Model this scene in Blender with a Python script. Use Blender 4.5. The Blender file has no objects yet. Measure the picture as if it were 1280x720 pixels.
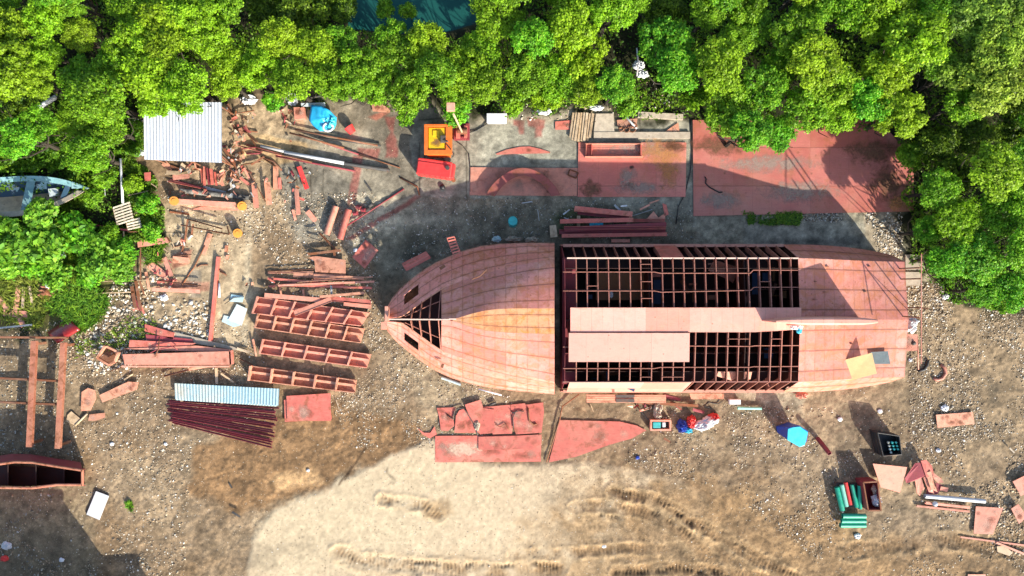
import bpy, bmesh, math, random
import numpy as np
from mathutils import Vector, Matrix, noise as mnoise
R = random.Random(7)
rng = np.random.default_rng(11)
HC = 45.0
scene = bpy.context.scene
COL = scene.collection

def P(px, py, z=0.0):
    s = (HC - z) / 900.0
    return Vector(((px - 640) * s, (360 - py) * s, z))

# ------------------------------------------------------------ materials
def nt(mat):
    mat.use_nodes = True
    t = mat.node_tree
    for n in list(t.nodes): t.nodes.remove(n)
    out = t.nodes.new('ShaderNodeOutputMaterial')
    return t, out
def N(t, kind, **kw):
    n = t.nodes.new(kind)
    for k, v in kw.items():
        if k in n.inputs: n.inputs[k].default_value = v
        else: setattr(n, k, v)
    return n
def mixc(t, fac, a, b, blend='MIX'):
    m = t.nodes.new('ShaderNodeMix'); m.data_type = 'RGBA'; m.blend_type = blend
    for sock, v in ((m.inputs[0], fac), (m.inputs[6], a), (m.inputs[7], b)):
        if hasattr(v, 'links'): t.links.new(v, sock)
        elif isinstance(v, (int, float)): sock.default_value = v
        else: sock.default_value = (*v[:3], 1)
    return m.outputs[2]
def math_(t, op, a, b=0.0, clamp=False):
    m = t.nodes.new('ShaderNodeMath'); m.operation = op; m.use_clamp = clamp
    for s, v in ((m.inputs[0], a), (m.inputs[1], b)):
        if hasattr(v, 'links'): t.links.new(v, s)
        else: s.default_value = v
    return m.outputs[0]
def ramp(t, v, lo, hi, a=0.0, b=1.0):
    m = t.nodes.new('ShaderNodeMapRange'); m.clamp = True
    t.links.new(v, m.inputs[0])
    m.inputs[1].default_value = lo; m.inputs[2].default_value = hi
    m.inputs[3].default_value = a; m.inputs[4].default_value = b
    return m.outputs[0]
def coords(t, rand=True):
    tc = t.nodes.new('ShaderNodeTexCoord')
    if not rand: return tc.outputs['Object']
    oi = t.nodes.new('ShaderNodeObjectInfo')
    sc = math_(t, 'MULTIPLY', oi.outputs['Random'], 97.0)
    va = t.nodes.new('ShaderNodeVectorMath'); va.operation = 'ADD'
    t.links.new(tc.outputs['Object'], va.inputs[0]); t.links.new(sc, va.inputs[1])
    return va.outputs[0]
def noise(t, vec, scale, detail=4, rough=.55, dist=0.0):
    n = t.nodes.new('ShaderNodeTexNoise')
    n.inputs['Scale'].default_value = scale; n.inputs['Detail'].default_value = detail
    n.inputs['Roughness'].default_value = rough; n.inputs['Distortion'].default_value = dist
    t.links.new(vec, n.inputs['Vector'])
    return n.outputs[0]

def paint(name, base, dust=(.46,.36,.27), dust_amt=.35, rust=(.20,.065,.02), rust_amt=.25, rough=.62, metal=0.0,
          scale=1.0, var=.25, seams=None, bump=.15, streak=None):
    m = bpy.data.materials.new(name); t, out = nt(m)
    v = coords(t)
    big = noise(t, v, .55*scale, 5, .6, .4); mid = noise(t, v, 3.2*scale, 6, .65); fine = noise(t, v, 22*scale, 4, .7)
    dark = tuple(c*(1-var) for c in base); lite = tuple(min(1, c*(1+var*.8)) for c in base)
    oi = t.nodes.new('ShaderNodeObjectInfo')
    c = mixc(t, ramp(t, mid, .3, .7), dark, lite)
    c = mixc(t, ramp(t, big, .45, .75, 0, dust_amt), c, dust)
    rm = math_(t, 'MULTIPLY', ramp(t, noise(t, v, 1.7*scale, 8, .72, .6), .56 - .12*rust_amt, .66 - .08*rust_amt, 0, 1), min(1, rust_amt*2.2))
    c = mixc(t, rm, c, rust)
    c = mixc(t, ramp(t, fine, .35, .7, .0, .35), c, tuple(x*.62 for x in base))
    vo = t.nodes.new('ShaderNodeTexVoronoi'); vo.inputs['Scale'].default_value = 2.6*scale; t.links.new(v, vo.inputs['Vector'])
    spot = math_(t, 'MULTIPLY', ramp(t, vo.outputs['Distance'], .16, .05), ramp(t, mid, .42, .6, 0, .8 if rust_amt > .04 else .15))
    c = mixc(t, spot, c, tuple(x*.35 for x in rust))
    mpx = t.nodes.new('ShaderNodeMapping'); mpx.inputs['Scale'].default_value = (1, 9, 1); mpx.inputs['Rotation'].default_value = (0, 0, .15); t.links.new(v, mpx.inputs['Vector'])
    scr = noise(t, mpx.outputs[0], 2.4*scale, 6, .7)
    c = mixc(t, ramp(t, scr, .56, .74, 0, .5*min(1, dust_amt*2)), c, dust)
    c = mixc(t, ramp(t, scr, .44, .28, 0, .45), c, tuple(x*.6 for x in base))
    # per object tone drift
    hv = t.nodes.new('ShaderNodeHueSaturation')
    t.links.new(ramp(t, oi.outputs['Random'], 0, 1, .82, 1.14), hv.inputs['Value'])
    t.links.new(c, hv.inputs['Color']); c = hv.outputs[0]
    h = math_(t, 'ADD', mid, math_(t, 'MULTIPLY', fine, .4))
    if seams:
        us, vs, w, rsty = seams
        uv = t.nodes.new('ShaderNodeTexCoord')
        sp = t.nodes.new('ShaderNodeSeparateXYZ'); t.links.new(uv.outputs['UV'], sp.inputs[0])
        wob = math_(t, 'MULTIPLY', math_(t, 'SUBTRACT', noise(t, v, 2.2, 3), .5), .05)
        du = math_(t, 'ABSOLUTE', math_(t, 'SUBTRACT', math_(t, 'FRACT', math_(t, 'ADD', math_(t, 'MULTIPLY', sp.outputs[0], us), wob)), .5))
        dv = math_(t, 'ABSOLUTE', math_(t, 'SUBTRACT', math_(t, 'FRACT', math_(t, 'ADD', math_(t, 'MULTIPLY', sp.outputs[1], vs), wob)), .5))
        cell = t.nodes.new('ShaderNodeTexWhiteNoise'); cell.noise_dimensions = '2D'
        cv = t.nodes.new('ShaderNodeCombineXYZ')
        t.links.new(math_(t, 'FLOOR', math_(t, 'MULTIPLY', sp.outputs[0], us*.25)), cv.inputs[0]); t.links.new(math_(t, 'FLOOR', math_(t, 'MULTIPLY', sp.outputs[1], vs)), cv.inputs[1])
        t.links.new(cv.outputs[0], cell.inputs[0])
        hc2 = t.nodes.new('ShaderNodeHueSaturation'); t.links.new(c, hc2.inputs['Color']); t.links.new(ramp(t, cell.outputs[0], 0, 1, .89, 1.09), hc2.inputs['Value'])
        t.links.new(ramp(t, cell.outputs[0], 0, 1, 1.05, .95), hc2.inputs['Saturation']); c = hc2.outputs[0]
        breakup = ramp(t, noise(t, v, 1.3, 4), .35, .6, .15, 1)
        lu = math_(t, 'MULTIPLY', math_(t, 'MULTIPLY', ramp(t, du, .5-w, .5-w*.35), breakup), .38)
        lv = math_(t, 'MULTIPLY', ramp(t, dv, .5-w*1.0, .5-w*.35), .62)
        halo = math_(t, 'MULTIPLY', math_(t, 'MAXIMUM', ramp(t, dv, .5-w*5, .5), math_(t, 'MULTIPLY', ramp(t, du, .5-w*4, .5), .6)),
                     ramp(t, noise(t, v, 3.4, 5, .75), .42, .60, 0, rsty))
        c = mixc(t, halo, c, (.38, .13, .05))
        bl_n = ramp(t, noise(t, v, 1.1, 7, .75, .8), .50, .61, 0, rsty*.65); c = mixc(t, bl_n, c, (.44, .14, .045))
        c = mixc(t, math_(t, 'MAXIMUM', lu, lv), c, (.10, .03, .025))
        h = math_(t, 'SUBTRACT', h, math_(t, 'MULTIPLY', math_(t, 'MAXIMUM', lu, lv), .6))
    b = N(t, 'ShaderNodeBsdfPrincipled'); b.inputs['Metallic'].default_value = metal
    t.links.new(c, b.inputs['Base Color']); t.links.new(ramp(t, mid, .3, .7, rough-.1, min(1, rough+.15)), b.inputs['Roughness'])
    bp = N(t, 'ShaderNodeBump'); bp.inputs['Strength'].default_value = bump; bp.inputs['Distance'].default_value = .03
    t.links.new(h, bp.inputs['Height']); t.links.new(bp.outputs[0], b.inputs['Normal'])
    t.links.new(b.outputs[0], out.inputs[0])
    return m

def corrugated(name, base, period, axis=0, stain=(.35,.3,.25), amt=.3):
    m = paint(name, base, dust=stain, dust_amt=amt, rust_amt=.1, var=.12, rough=.45)
    return m

def leafmat(name, trans=.3):
    m = bpy.data.materials.new(name); t, out = nt(m)
    oi = t.nodes.new('ShaderNodeObjectInfo')
    at = t.nodes.new('ShaderNodeAttribute'); at.attribute_name = 'tint'
    s = t.nodes.new('ShaderNodeSeparateColor'); t.links.new(at.outputs['Color'], s.inputs[0])
    c = mixc(t, s.outputs[0], oi.outputs['Color'], (.28, .42, .02))
    hv = t.nodes.new('ShaderNodeHueSaturation'); t.links.new(c, hv.inputs['Color'])
    t.links.new(ramp(t, s.outputs[1], 0, 1, .25, 1.75), hv.inputs['Value'])
    b = N(t, 'ShaderNodeBsdfPrincipled'); b.inputs['Roughness'].default_value = .5
    b.inputs['Specular IOR Level'].default_value = .25
    t.links.new(hv.outputs[0], b.inputs['Base Color'])
    tr = t.nodes.new('ShaderNodeBsdfTranslucent'); t.links.new(hv.outputs[0], tr.inputs[0])
    mx = t.nodes.new('ShaderNodeMixShader'); mx.inputs[0].default_value = trans
    t.links.new(b.outputs[0], mx.inputs[1]); t.links.new(tr.outputs[0], mx.inputs[2])
    t.links.new(mx.outputs[0], out.inputs[0])
    return m

def vcolmat(name, rough=.85, bumpscale=30, bump=.4, fine=True):
    m = bpy.data.materials.new(name); t, out = nt(m)
    at = t.nodes.new('ShaderNodeAttribute'); at.attribute_name = 'col'
    v = coords(t, False)
    c = at.outputs['Color']
    n1 = noise(t, v, 5, 8, .75); n2 = noise(t, v, bumpscale, 5, .75)
    if fine:
        hv = t.nodes.new('ShaderNodeHueSaturation'); t.links.new(c, hv.inputs['Color'])
        sm_ = t.nodes.new('ShaderNodeAttribute'); sm_.attribute_name = 'smo'
        kk = math_(t, 'SUBTRACT', 1.0, math_(t, 'MULTIPLY', sm_.outputs['Fac'], .78))
        val = math_(t, 'MULTIPLY', ramp(t, n1, .3, .7, .6, 1.38), ramp(t, n2, .3, .7, .45, 1.5))
        val = math_(t, 'ADD', 1.0, math_(t, 'MULTIPLY', math_(t, 'SUBTRACT', val, 1.0), kk))
        t.links.new(val, hv.inputs['Value'])
        c = hv.outputs[0]
    b = N(t, 'ShaderNodeBsdfPrincipled'); b.inputs['Roughness'].default_value = rough
    b.inputs['Specular IOR Level'].default_value = .2
    t.links.new(c, b.inputs['Base Color'])
    bp = N(t, 'ShaderNodeBump'); bp.inputs['Strength'].default_value = bump; bp.inputs['Distance'].default_value = .03
    hh_ = math_(t, 'ADD', n1, math_(t, 'MULTIPLY', n2, .5))
    if fine: hh_ = math_(t, 'MULTIPLY', hh_, kk)
    t.links.new(hh_, bp.inputs['Height']); t.links.new(bp.outputs[0], b.inputs['Normal'])
    t.links.new(b.outputs[0], out.inputs[0])
    return m

M = {}
M['primer'] = paint('red_primer', (.56,.135,.10), dust=(.50,.33,.22), dust_amt=.45, rust_amt=.32)
M['primer_pink'] = paint('faded_primer', (.66,.26,.175), dust=(.55,.40,.30), dust_amt=.4, rust_amt=.2)
M['primer_orange'] = paint('orange_primer', (.62,.275,.17), dust=(.55,.38,.26), dust_amt=.4, rust_amt=.4)
M['primer_dark'] = paint('dark_primer', (.26,.035,.045), dust_amt=.15, rust_amt=.15, dust=(.3,.2,.17))
M['hull'] = paint('hull_primer', (.65,.235,.185), dust=(.73,.42,.31), dust_amt=.6, rust=(.40,.13,.035), rust_amt=.3, seams=(1,1,.05,.85), var=.18)
M['hull_plain'] = paint('pale_primer', (.70,.30,.225), dust=(.72,.42,.30), dust_amt=.4, rust=(.55,.26,.08), rust_amt=.1, seams=(1,1,.02,.15), var=.08)
M['cover'] = paint('chalky_primer', (.54,.245,.185), dust=(.56,.28,.20), dust_amt=.4, rust_amt=.08, var=.06, seams=(1,1,.012,.05))
M['frame'] = paint('frame_primer', (.33,.12,.085), dust=(.40,.20,.12), dust_amt=.4, rust_amt=.35)
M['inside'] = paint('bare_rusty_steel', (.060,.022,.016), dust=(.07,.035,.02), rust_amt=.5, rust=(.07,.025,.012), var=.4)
M['slab'] = paint('plate_primer', (.54,.155,.12), dust=(.60,.30,.21), dust_amt=.7, rust=(.36,.13,.05), rust_amt=.25, var=.1, scale=.6, seams=(1,1,.012,.2))
M['rust'] = paint('rusty_steel', (.20,.075,.035), dust_amt=.3, rust_amt=.7, var=.4, rough=.85)
M['dark'] = paint('dark_steel', (.035,.035,.035), dust_amt=.2, rust_amt=.2)
M['grey'] = paint('galvanised_steel', (.42,.44,.45), dust_amt=.3, rust_amt=.15, rough=.5)
M['white'] = paint('white_sheet', (.66,.67,.68), dust=(.6,.58,.52), dust_amt=.12, rust_amt=.0, var=.05, rough=.5)
M['roofwhite'] = paint('white_roof_metal', (.40,.43,.48), dust=(.6,.6,.58), dust_amt=.2, rust_amt=.03, var=.06, rough=.45)
M['paleblue'] = paint('pale_blue_sheet', (.34,.52,.58), dust=(.58,.52,.38), dust_amt=.95, rust_amt=.1, var=.15)
M['glassy'] = paint('grey_blue_board', (.50,.57,.58), dust=(.5,.5,.45), dust_amt=.3, rust_amt=.05, var=.1, rough=.4)
M['wood'] = paint('weathered_wood', (.52,.37,.22), dust=(.55,.5,.42), dust_amt=.4, rust=(.2,.12,.06), rust_amt=.3, var=.3)
M['ply'] = paint('plywood', (.66,.45,.20), dust=(.6,.5,.35), dust_amt=.3, rust_amt=.0, var=.1)
M['blue'] = paint('blue_tarp', (.02,.36,.66), dust=(.1,.5,.7), dust_amt=.3, rust_amt=0, var=.15, rough=.4)
M['deepblue'] = paint('deep_blue_plastic', (.01,.06,.42), dust_amt=.05, rust_amt=0, var=.2, rough=.35)
M['cyan'] = paint('cyan_plastic', (.05,.58,.78), dust=(.1,.6,.75), dust_amt=.2, rust_amt=0, var=.1, rough=.35)
M['green'] = paint('green_pipe', (.01,.34,.21), dust=(.2,.45,.35), dust_amt=.2, rust_amt=.0, var=.15, rough=.4)
M['mint'] = paint('pale_green_pipe', (.22,.55,.42), dust_amt=.1, rust_amt=.0, var=.1, rough=.4)
M['teal'] = paint('teal_plastic', (.03,.38,.38), dust_amt=.1, rust_amt=0)
M['yellow'] = paint('yellow_paint', (.80,.50,.01), dust=(.75,.45,.03), dust_amt=.3, rust_amt=.05, var=.08, rough=.4)
M['orange'] = paint('orange_paint', (.72,.15,.02), dust=(.6,.2,.05), dust_amt=.2, rust_amt=.15, var=.15, rough=.45)
M['orangecap'] = paint('orange_cap', (.60,.22,.02), dust=(.6,.25,.05), dust_amt=.3, rust_amt=.2, var=.15)
M['red'] = paint('bright_red_paint', (.70,.05,.045), dust=(.6,.15,.12), dust_amt=.3, rust_amt=.05, var=.12, rough=.4)
M['tarmark'] = paint('black_plastic', (.012,.012,.014), dust_amt=.1, rust_amt=0, rough=.5)
M['clay'] = paint('broken_concrete', (.45,.38,.29), dust_amt=.3, rust_amt=.1, var=.3, rough=.9)
M['rubble_white'] = paint('plaster_rubble', (.62,.60,.55), dust_amt=.2, rust_amt=.05, var=.2, rough=.9)
M['ochre'] = paint('ochre_plate', (.26,.12,.04), dust=(.3,.16,.06), dust_amt=.4, rust_amt=.2)
M['bark'] = paint('bark', (.035,.028,.018), dust=(.06,.05,.035), dust_amt=.2, rust_amt=.1, var=.4, rough=.9)
M['boatblue'] = paint('faded_blue_boat', (.17,.34,.36), dust=(.5,.56,.5), dust_amt=.35, rust_amt=.05)
M['boatinside'] = paint('dark_blue_boat', (.03,.08,.13), dust=(.06,.12,.15), dust_amt=.3, rust_amt=.2)
def stainmat(name, col, k=1.0, lo=.25, hi=.75):
    m = bpy.data.materials.new(name); t, out = nt(m)
    tc = t.nodes.new('ShaderNodeTexCoord'); sp = t.nodes.new('ShaderNodeVectorMath'); sp.operation = 'LENGTH'; t.links.new(tc.outputs['UV'], sp.inputs[0])
    v = coords(t); n = noise(t, v, 2.2, 7, .7, .5)
    a = math_(t, 'SUBTRACT', math_(t, 'MULTIPLY', n, 1.9), math_(t, 'MULTIPLY', sp.outputs['Value'], .9))
    a = ramp(t, a, lo, hi, 0, k)
    edge = ramp(t, sp.outputs['Value'], .7, .98, 1, 0); a = math_(t, 'MULTIPLY', a, edge)
    b = N(t, 'ShaderNodeBsdfPrincipled'); b.inputs['Roughness'].default_value = .8
    t.links.new(mixc(t, ramp(t, noise(t, v, 9, 4), .3, .7), col, tuple(x*.65 for x in col)), b.inputs['Base Color'])
    tr = t.nodes.new('ShaderNodeBsdfTransparent'); mx = t.nodes.new('ShaderNodeMixShader')
    t.links.new(a, mx.inputs[0]); t.links.new(tr.outputs[0], mx.inputs[1]); t.links.new(b.outputs[0], mx.inputs[2]); t.links.new(mx.outputs[0], out.inputs[0])
    return m
M['st_b2'] = stainmat('soft_brown_stain', (.28,.09,.05), .55, .18, .95); M['st_p2'] = stainmat('soft_pale_stain', (.66,.40,.30), .55, .18, .95); M['st_g2'] = stainmat('soft_dust_stain', (.42,.28,.21), .5, .18, .95)
M['st_orange'] = stainmat('orange_rust_stain', (.60,.27,.08), .55); M['st_brown'] = stainmat('brown_dirt_stain', (.20,.09,.045), .75)
M['st_pale'] = stainmat('pale_dust_stain', (.68,.50,.36), .75); M['st_black'] = stainmat('oil_stain', (.03,.03,.03), .8); M['st_grey'] = stainmat('grey_dust_stain', (.40,.33,.27), .6)
def stain(cx, cy, rx, ry, z, mat, parent):
    c = P(cx, cy, z); s = (HC-z)/900; mb = MB()
    n = 24; pts = [(c.x, c.y, z)] + [(c.x+rx*s*math.cos(6.2832*k/n), c.y+ry*s*math.sin(6.2832*k/n), z) for k in range(n)]
    mb.v = pts; mb.f = [(0, k+1, (k+1) % n+1) for k in range(n)]; mb.mi = [0]*n
    mb.uv = {0: (0, 0)}; mb.uv.update({k+1: (math.cos(6.2832*k/n), math.sin(6.2832*k/n)) for k in range(n)})
    return mb.build('stain', mat, parent)
M['leaf'] = leafmat('foliage_leaf', .42)
M['ground'] = vcolmat('yard_ground', bump=.25)
M['stone'] = vcolmat('stone_chips', bumpscale=60, bump=.2)

# ------------------------------------------------------------ mesh building
class MB:
    def __init__(s): s.v = []; s.f = []; s.uv = None; s.mi = []; s.cur = 0
    def quadgrid(s, rows, uvs=None, skip=None):
        """rows: list of lists of points, lofted"""
        b = len(s.v); n = len(rows[0])
        for r in rows: s.v += [tuple(p) for p in r]
        for i in range(len(rows)-1):
            for j in range(n-1):
                if skip and skip(i, j): continue
                s.f.append((b+i*n+j, b+i*n+j+1, b+(i+1)*n+j+1, b+(i+1)*n+j)); s.mi.append(s.cur)
        if uvs is not None:
            if s.uv is None: s.uv = {}
            for i, r in enumerate(uvs):
                for j, q in enumerate(r): s.uv[b+i*n+j] = q
        return s
    def face(s, pts):
        b = len(s.v); s.v += [tuple(p) for p in pts]; s.f.append(tuple(range(b, b+len(pts)))); s.mi.append(s.cur); return s
    def box(s, c, size, rot=None):
        hx, hy, hz = size[0]/2, size[1]/2, size[2]/2
        rot = rot or Matrix.Identity(3); c = Vector(c); b = len(s.v)
        for x, y, z in ((-1,-1,-1),(1,-1,-1),(1,1,-1),(-1,1,-1),(-1,-1,1),(1,-1,1),(1,1,1),(-1,1,1)):
            s.v.append(tuple(c + rot @ Vector((x*hx, y*hy, z*hz))))
        for f in ((0,3,2,1),(4,5,6,7),(0,1,5,4),(1,2,6,5),(2,3,7,6),(3,0,4,7)):
            s.f.append(tuple(b+i for i in f)); s.mi.append(s.cur)
        return s
    def prism(s, pts, z0, z1, zf=None):
        """pts world xy (Vectors or tuples); z may tilt with zf(x,y)"""
        n = len(pts); b = len(s.v)
        area = sum(pts[i][0]*pts[(i+1)%n][1]-pts[(i+1)%n][0]*pts[i][1] for i in range(n))
        if area < 0: pts = list(reversed(pts))
        for z in (z0, z1):
            for p in pts: s.v.append((p[0], p[1], z + (zf(p[0], p[1]) if zf else 0)))
        s.f.append(tuple(b+i for i in reversed(range(n)))); s.mi.append(s.cur)
        s.f.append(tuple(b+n+i for i in range(n))); s.mi.append(s.cur)
        for i in range(n):
            j = (i+1) % n
            s.f.append((b+i, b+j, b+n+j, b+n+i)); s.mi.append(s.cur)
        return s
    def tube(s, pts, r, n=8, cap=True, r1=None):
        pts = [Vector(p) for p in pts]; b = len(s.v); k = len(pts)
        for i, p in enumerate(pts):
            d = (pts[min(i+1, k-1)] - pts[max(i-1, 0)]).normalized()
            a = d.cross(Vector((0,0,1)));
            if a.length < 1e-3: a = d.cross(Vector((0,1,0)))
            a.normalize(); c = d.cross(a)
            rr = r if r1 is None else r + (r1-r)*i/(k-1)
            for q in range(n):
                t = 2*math.pi*q/n
                s.v.append(tuple(p + a*math.cos(t)*rr + c*math.sin(t)*rr))
        for i in range(k-1):
            for q in range(n):
                s.f.append((b+i*n+q, b+i*n+(q+1)%n, b+(i+1)*n+(q+1)%n, b+(i+1)*n+q)); s.mi.append(s.cur)
        if cap:
            s.f.append(tuple(b+q for q in reversed(range(n)))); s.mi.append(s.cur)
            s.f.append(tuple(b+(k-1)*n+q for q in range(n))); s.mi.append(s.cur)
        return s
    def pipe(s, a, c, r, n=14, wall=.12):
        """hollow pipe"""
        a = Vector(a); c = Vector(c); d = (c-a).normalized()
        u = d.cross(Vector((0,0,1)))
        if u.length < 1e-3: u = d.cross(Vector((0,1,0)))
        u.normalize(); w = d.cross(u); b = len(s.v); ri = r*(1-wall)
        for p, rr in ((a, r), (c, r), (c, ri), (a, ri)):
            for q in range(n):
                t = 2*math.pi*q/n; s.v.append(tuple(p + u*math.cos(t)*rr + w*math.sin(t)*rr))
        for i in range(4):
            j = (i+1) % 4
            for q in range(n):
                s.f.append((b+i*n+q, b+i*n+(q+1)%n, b+j*n+(q+1)%n, b+j*n+q)); s.mi.append(s.cur)
        return s
    def build(s, name, mats, parent=None, loc=None, smooth=False, bevel=0, solid=0):
        me = bpy.data.meshes.new(name)
        off = Vector(loc) if loc is not None else (WL.get(parent.name, Vector()) if parent else Vector())
        me.from_pydata([(x-off.x, y-off.y, z-off.z) for x, y, z in s.v], [], s.f)
        if not isinstance(mats, (list, tuple)): mats = [mats]
        for m in mats: me.materials.append(M[m] if isinstance(m, str) else m)
        if len(mats) > 1: me.polygons.foreach_set('material_index', s.mi)
        if s.uv:
            l = me.uv_layers.new(name='UVMap')
            for lp in me.loops: l.data[lp.index].uv = s.uv.get(lp.vertex_index, (0.5, 0.5))
        if smooth: me.polygons.foreach_set('use_smooth', [True]*len(me.polygons))
        me.update()
        o = bpy.data.objects.new(name, me); COL.objects.link(o)
        if parent:
            o.parent = parent; WL[o.name] = off.copy() if loc is None else Vector(loc)
            if loc is not None: o.location = Vector(loc) - WL[parent.name]
        else:
            o.location = off; WL[o.name] = off.copy()
        if solid:
            md = o.modifiers.new('s', 'SOLIDIFY'); md.thickness = solid; md.offset = 0
        if bevel:
            md = o.modifiers.new('b', 'BEVEL'); md.width = bevel; md.segments = 2; md.limit_method = 'ANGLE'
        return o
WL = {}
LABELS = {}
AUTO = []
def tag(o, label, cat, group=None, kind=None):
    o['label'] = label
    if kind: o['kind'] = kind
    else: o['category'] = cat
    if cat and kind == 'stuff': o['category'] = cat
    if group: o['group'] = group
    LABELS.setdefault(label, []).append(o)
    return o
def thing(name, label, cat, loc, group=None):
    o = bpy.data.objects.new(name, None); COL.objects.link(o); o.location = loc; o.empty_display_size = .2
    WL[o.name] = Vector(loc)
    return tag(o, label, cat, group)
def auto(o, desc, noun, cat, px, py, group):
    """label worked out at the end from look + rank of nearness to a landmark"""
    o['category'] = cat; o['group'] = group
    AUTO.append((o, desc, noun, px, py)); return o
LAND = [('the white shed roof',229,175),('the blue tarpaulin',403,148),('the yellow-topped machine',547,174),
 ('the white box',621,148),('the timber planks',727,158),('the big red plates',1000,225),
 ('the blue dinghy',60,242),('the two pallets',158,268),('the bow tip',482,400),('the stern of the hull',1133,400),
 ('the pale blue sheets',284,493),('the dark red rods',280,530),('the white board',122,632),
 ('the open water',520,8),('the blue tub',990,545),('the green pipes',1062,625),('the grey-blue boards',295,388),
 ('the top right corner',1280,0),('the top left corner',0,0),('the drum caps',300,272)]
ORD = ['closest','second closest','third closest','fourth closest','fifth closest','sixth closest','seventh closest','eighth closest','ninth closest','tenth closest','eleventh closest','twelfth closest','thirteenth closest']
def resolve():
    for o in COL.objects:
        if o.parent is None and 'category' in o and 'kind' not in o: o['kind'] = 'thing'
    for o, desc, noun, px, py in AUTO:
        best = None
        for ln, lx, ly in LAND:
            d = math.hypot(px-lx, py-ly)
            rank = sum(1 for (o2, d2, n2, x2, y2) in AUTO if d2 == desc and n2 == noun and math.hypot(x2-lx, y2-ly) < d)
            sc = rank*60 + d*.5
            if best is None or sc < best[0]: best = (sc, rank, ln)
        _, rank, ln = best
        if rank < len(ORD):
            o['label'] = f"{desc} {noun} {ORD[rank]} to {ln}"
        else: o['label'] = f"{desc} {noun} far from {ln}"

def fastmesh(name, V, F, mat, attrs=None, smooth=False):
    V = np.asarray(V, dtype=np.float32); F = np.asarray(F, dtype=np.int32); k = F.shape[1]
    me = bpy.data.meshes.new(name)
    me.vertices.add(len(V)); me.vertices.foreach_set('co', V.ravel())
    me.loops.add(F.size); me.loops.foreach_set('vertex_index', F.ravel())
    me.polygons.add(len(F)); me.polygons.foreach_set('loop_start', np.arange(0, F.size, k, dtype=np.int32))
    if smooth: me.polygons.foreach_set('use_smooth', np.ones(len(F), dtype=bool))
    me.materials.append(M[mat])
    if attrs:
        for an, arr in attrs.items():
            a = me.color_attributes.new(an, 'FLOAT_COLOR', 'POINT')
            c = np.ones((len(V), 4), dtype=np.float32); c[:, :3] = arr
            a.data.foreach_set('color', c.ravel())
    me.update(calc_edges=True)
    return me
def link(name, me, parent=None, loc=(0,0,0)):
    o = bpy.data.objects.new(name, me); COL.objects.link(o); o.location = loc
    if parent: o.parent = parent
    return o

# numpy value noise
def vnoise(X, Y, freq, seed):
    r = np.random.default_rng(seed); G = r.random((257, 257))
    x = X*freq + 1000.3*((seed*7) % 13); y = Y*freq + 517.7*((seed*3) % 11)
    xi = np.floor(x).astype(int); yi = np.floor(y).astype(int); fx = x-xi; fy = y-yi
    fx = fx*fx*(3-2*fx); fy = fy*fy*(3-2*fy)
    a = G[xi % 256, yi % 256]; b = G[(xi+1) % 256, yi % 256]; c = G[xi % 256, (yi+1) % 256]; d = G[(xi+1) % 256, (yi+1) % 256]
    return (a*(1-fx)+b*fx)*(1-fy)+(c*(1-fx)+d*fx)*fy
def fbm(X, Y, freq, seed, octv=5):
    s = 0; a = .5; t = 0
    for i in range(octv):
        s = s + a*vnoise(X, Y, freq*2**i, seed+i*17); t += a; a *= .55
    return s/t
def inpoly(X, Y, poly):
    ins = np.zeros(X.shape, dtype=bool); n = len(poly)
    for i in range(n):
        x1, y1 = poly[i]; x2, y2 = poly[(i+1) % n]
        if y1 == y2: continue
        c = ((y1 > Y) != (y2 > Y)) & (X < (x2-x1)*(Y-y1)/(y2-y1)+x1)
        ins ^= c
    return ins
def polydist(X, Y, pl):
    """distance to polyline and arclength"""
    best = np.full(X.shape, 1e9); arc = np.zeros(X.shape); acc = 0
    for (x1, y1), (x2, y2) in zip(pl[:-1], pl[1:]):
        L = math.hypot(x2-x1, y2-y1)
        t = np.clip(((X-x1)*(x2-x1)+(Y-y1)*(y2-y1))/(L*L), 0, 1)
        d = np.hypot(X-(x1+t*(x2-x1)), Y-(y1+t*(y2-y1)))
        m = d < best; best = np.where(m, d, best); arc = np.where(m, acc+t*L, arc); acc += L
    return best, arc
def sdf(X, Y, poly):
    d, _ = polydist(X, Y, list(poly)+[poly[0]])
    return np.where(inpoly(X, Y, poly), d, -d)
# ------------------------------------------------------------ ground
def axis(lo, hi, step, far):
    core = np.arange(lo, hi+step*.5, step)
    out = np.geomspace(1, far, 16)
    return np.concatenate([lo-out[::-1], core, hi+out])
gx = axis(-36, 36, .075, 220); gy = axis(-21.5, 21.5, .075, 220)
GX, GY = np.meshgrid(gx, gy, indexing='ij')
PX = 640 + GX*20; PY = 360 - GY*20
wx = (fbm(GX, GY, .9, 3)-.5); wy = (fbm(GX, GY, .9, 5)-.5)
fine = fbm(GX, GY, 3.2, 21, 4); mid = fbm(GX, GY, .7, 31, 5); big = fbm(GX, GY, .18, 41, 4)
def lerp(A, c, w): return A*(1-w[..., None]) + np.array(c)*w[..., None]
C = np.zeros(GX.shape+(3,)); C[:] = (.34, .265, .185)
C = lerp(C, (.24, .175, .11), np.clip((mid-.45)*4, 0, 1)*.8)
C = lerp(C, (.46, .385, .28), np.clip((big-.5)*5, 0, 1)*.6)
SAND = [(300,760),(309,705),(322,662),(345,635),(400,612),(440,595),(480,572),(520,556),(560,545),(600,580),(690,582),(740,578),(790,586),(850,598),(890,625),(900,650),(870,690),(880,740)]
def reg(poly, col, soft=6, warp=14, amt=1.0, mod=None):
    global C
    d = sdf(PX+wx*warp*2, PY+wy*warp*2, poly)
    w = np.clip(d/soft+.5, 0, 1)*amt
    if mod is not None: w = w*mod
    C = lerp(C, col, w); return w
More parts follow.
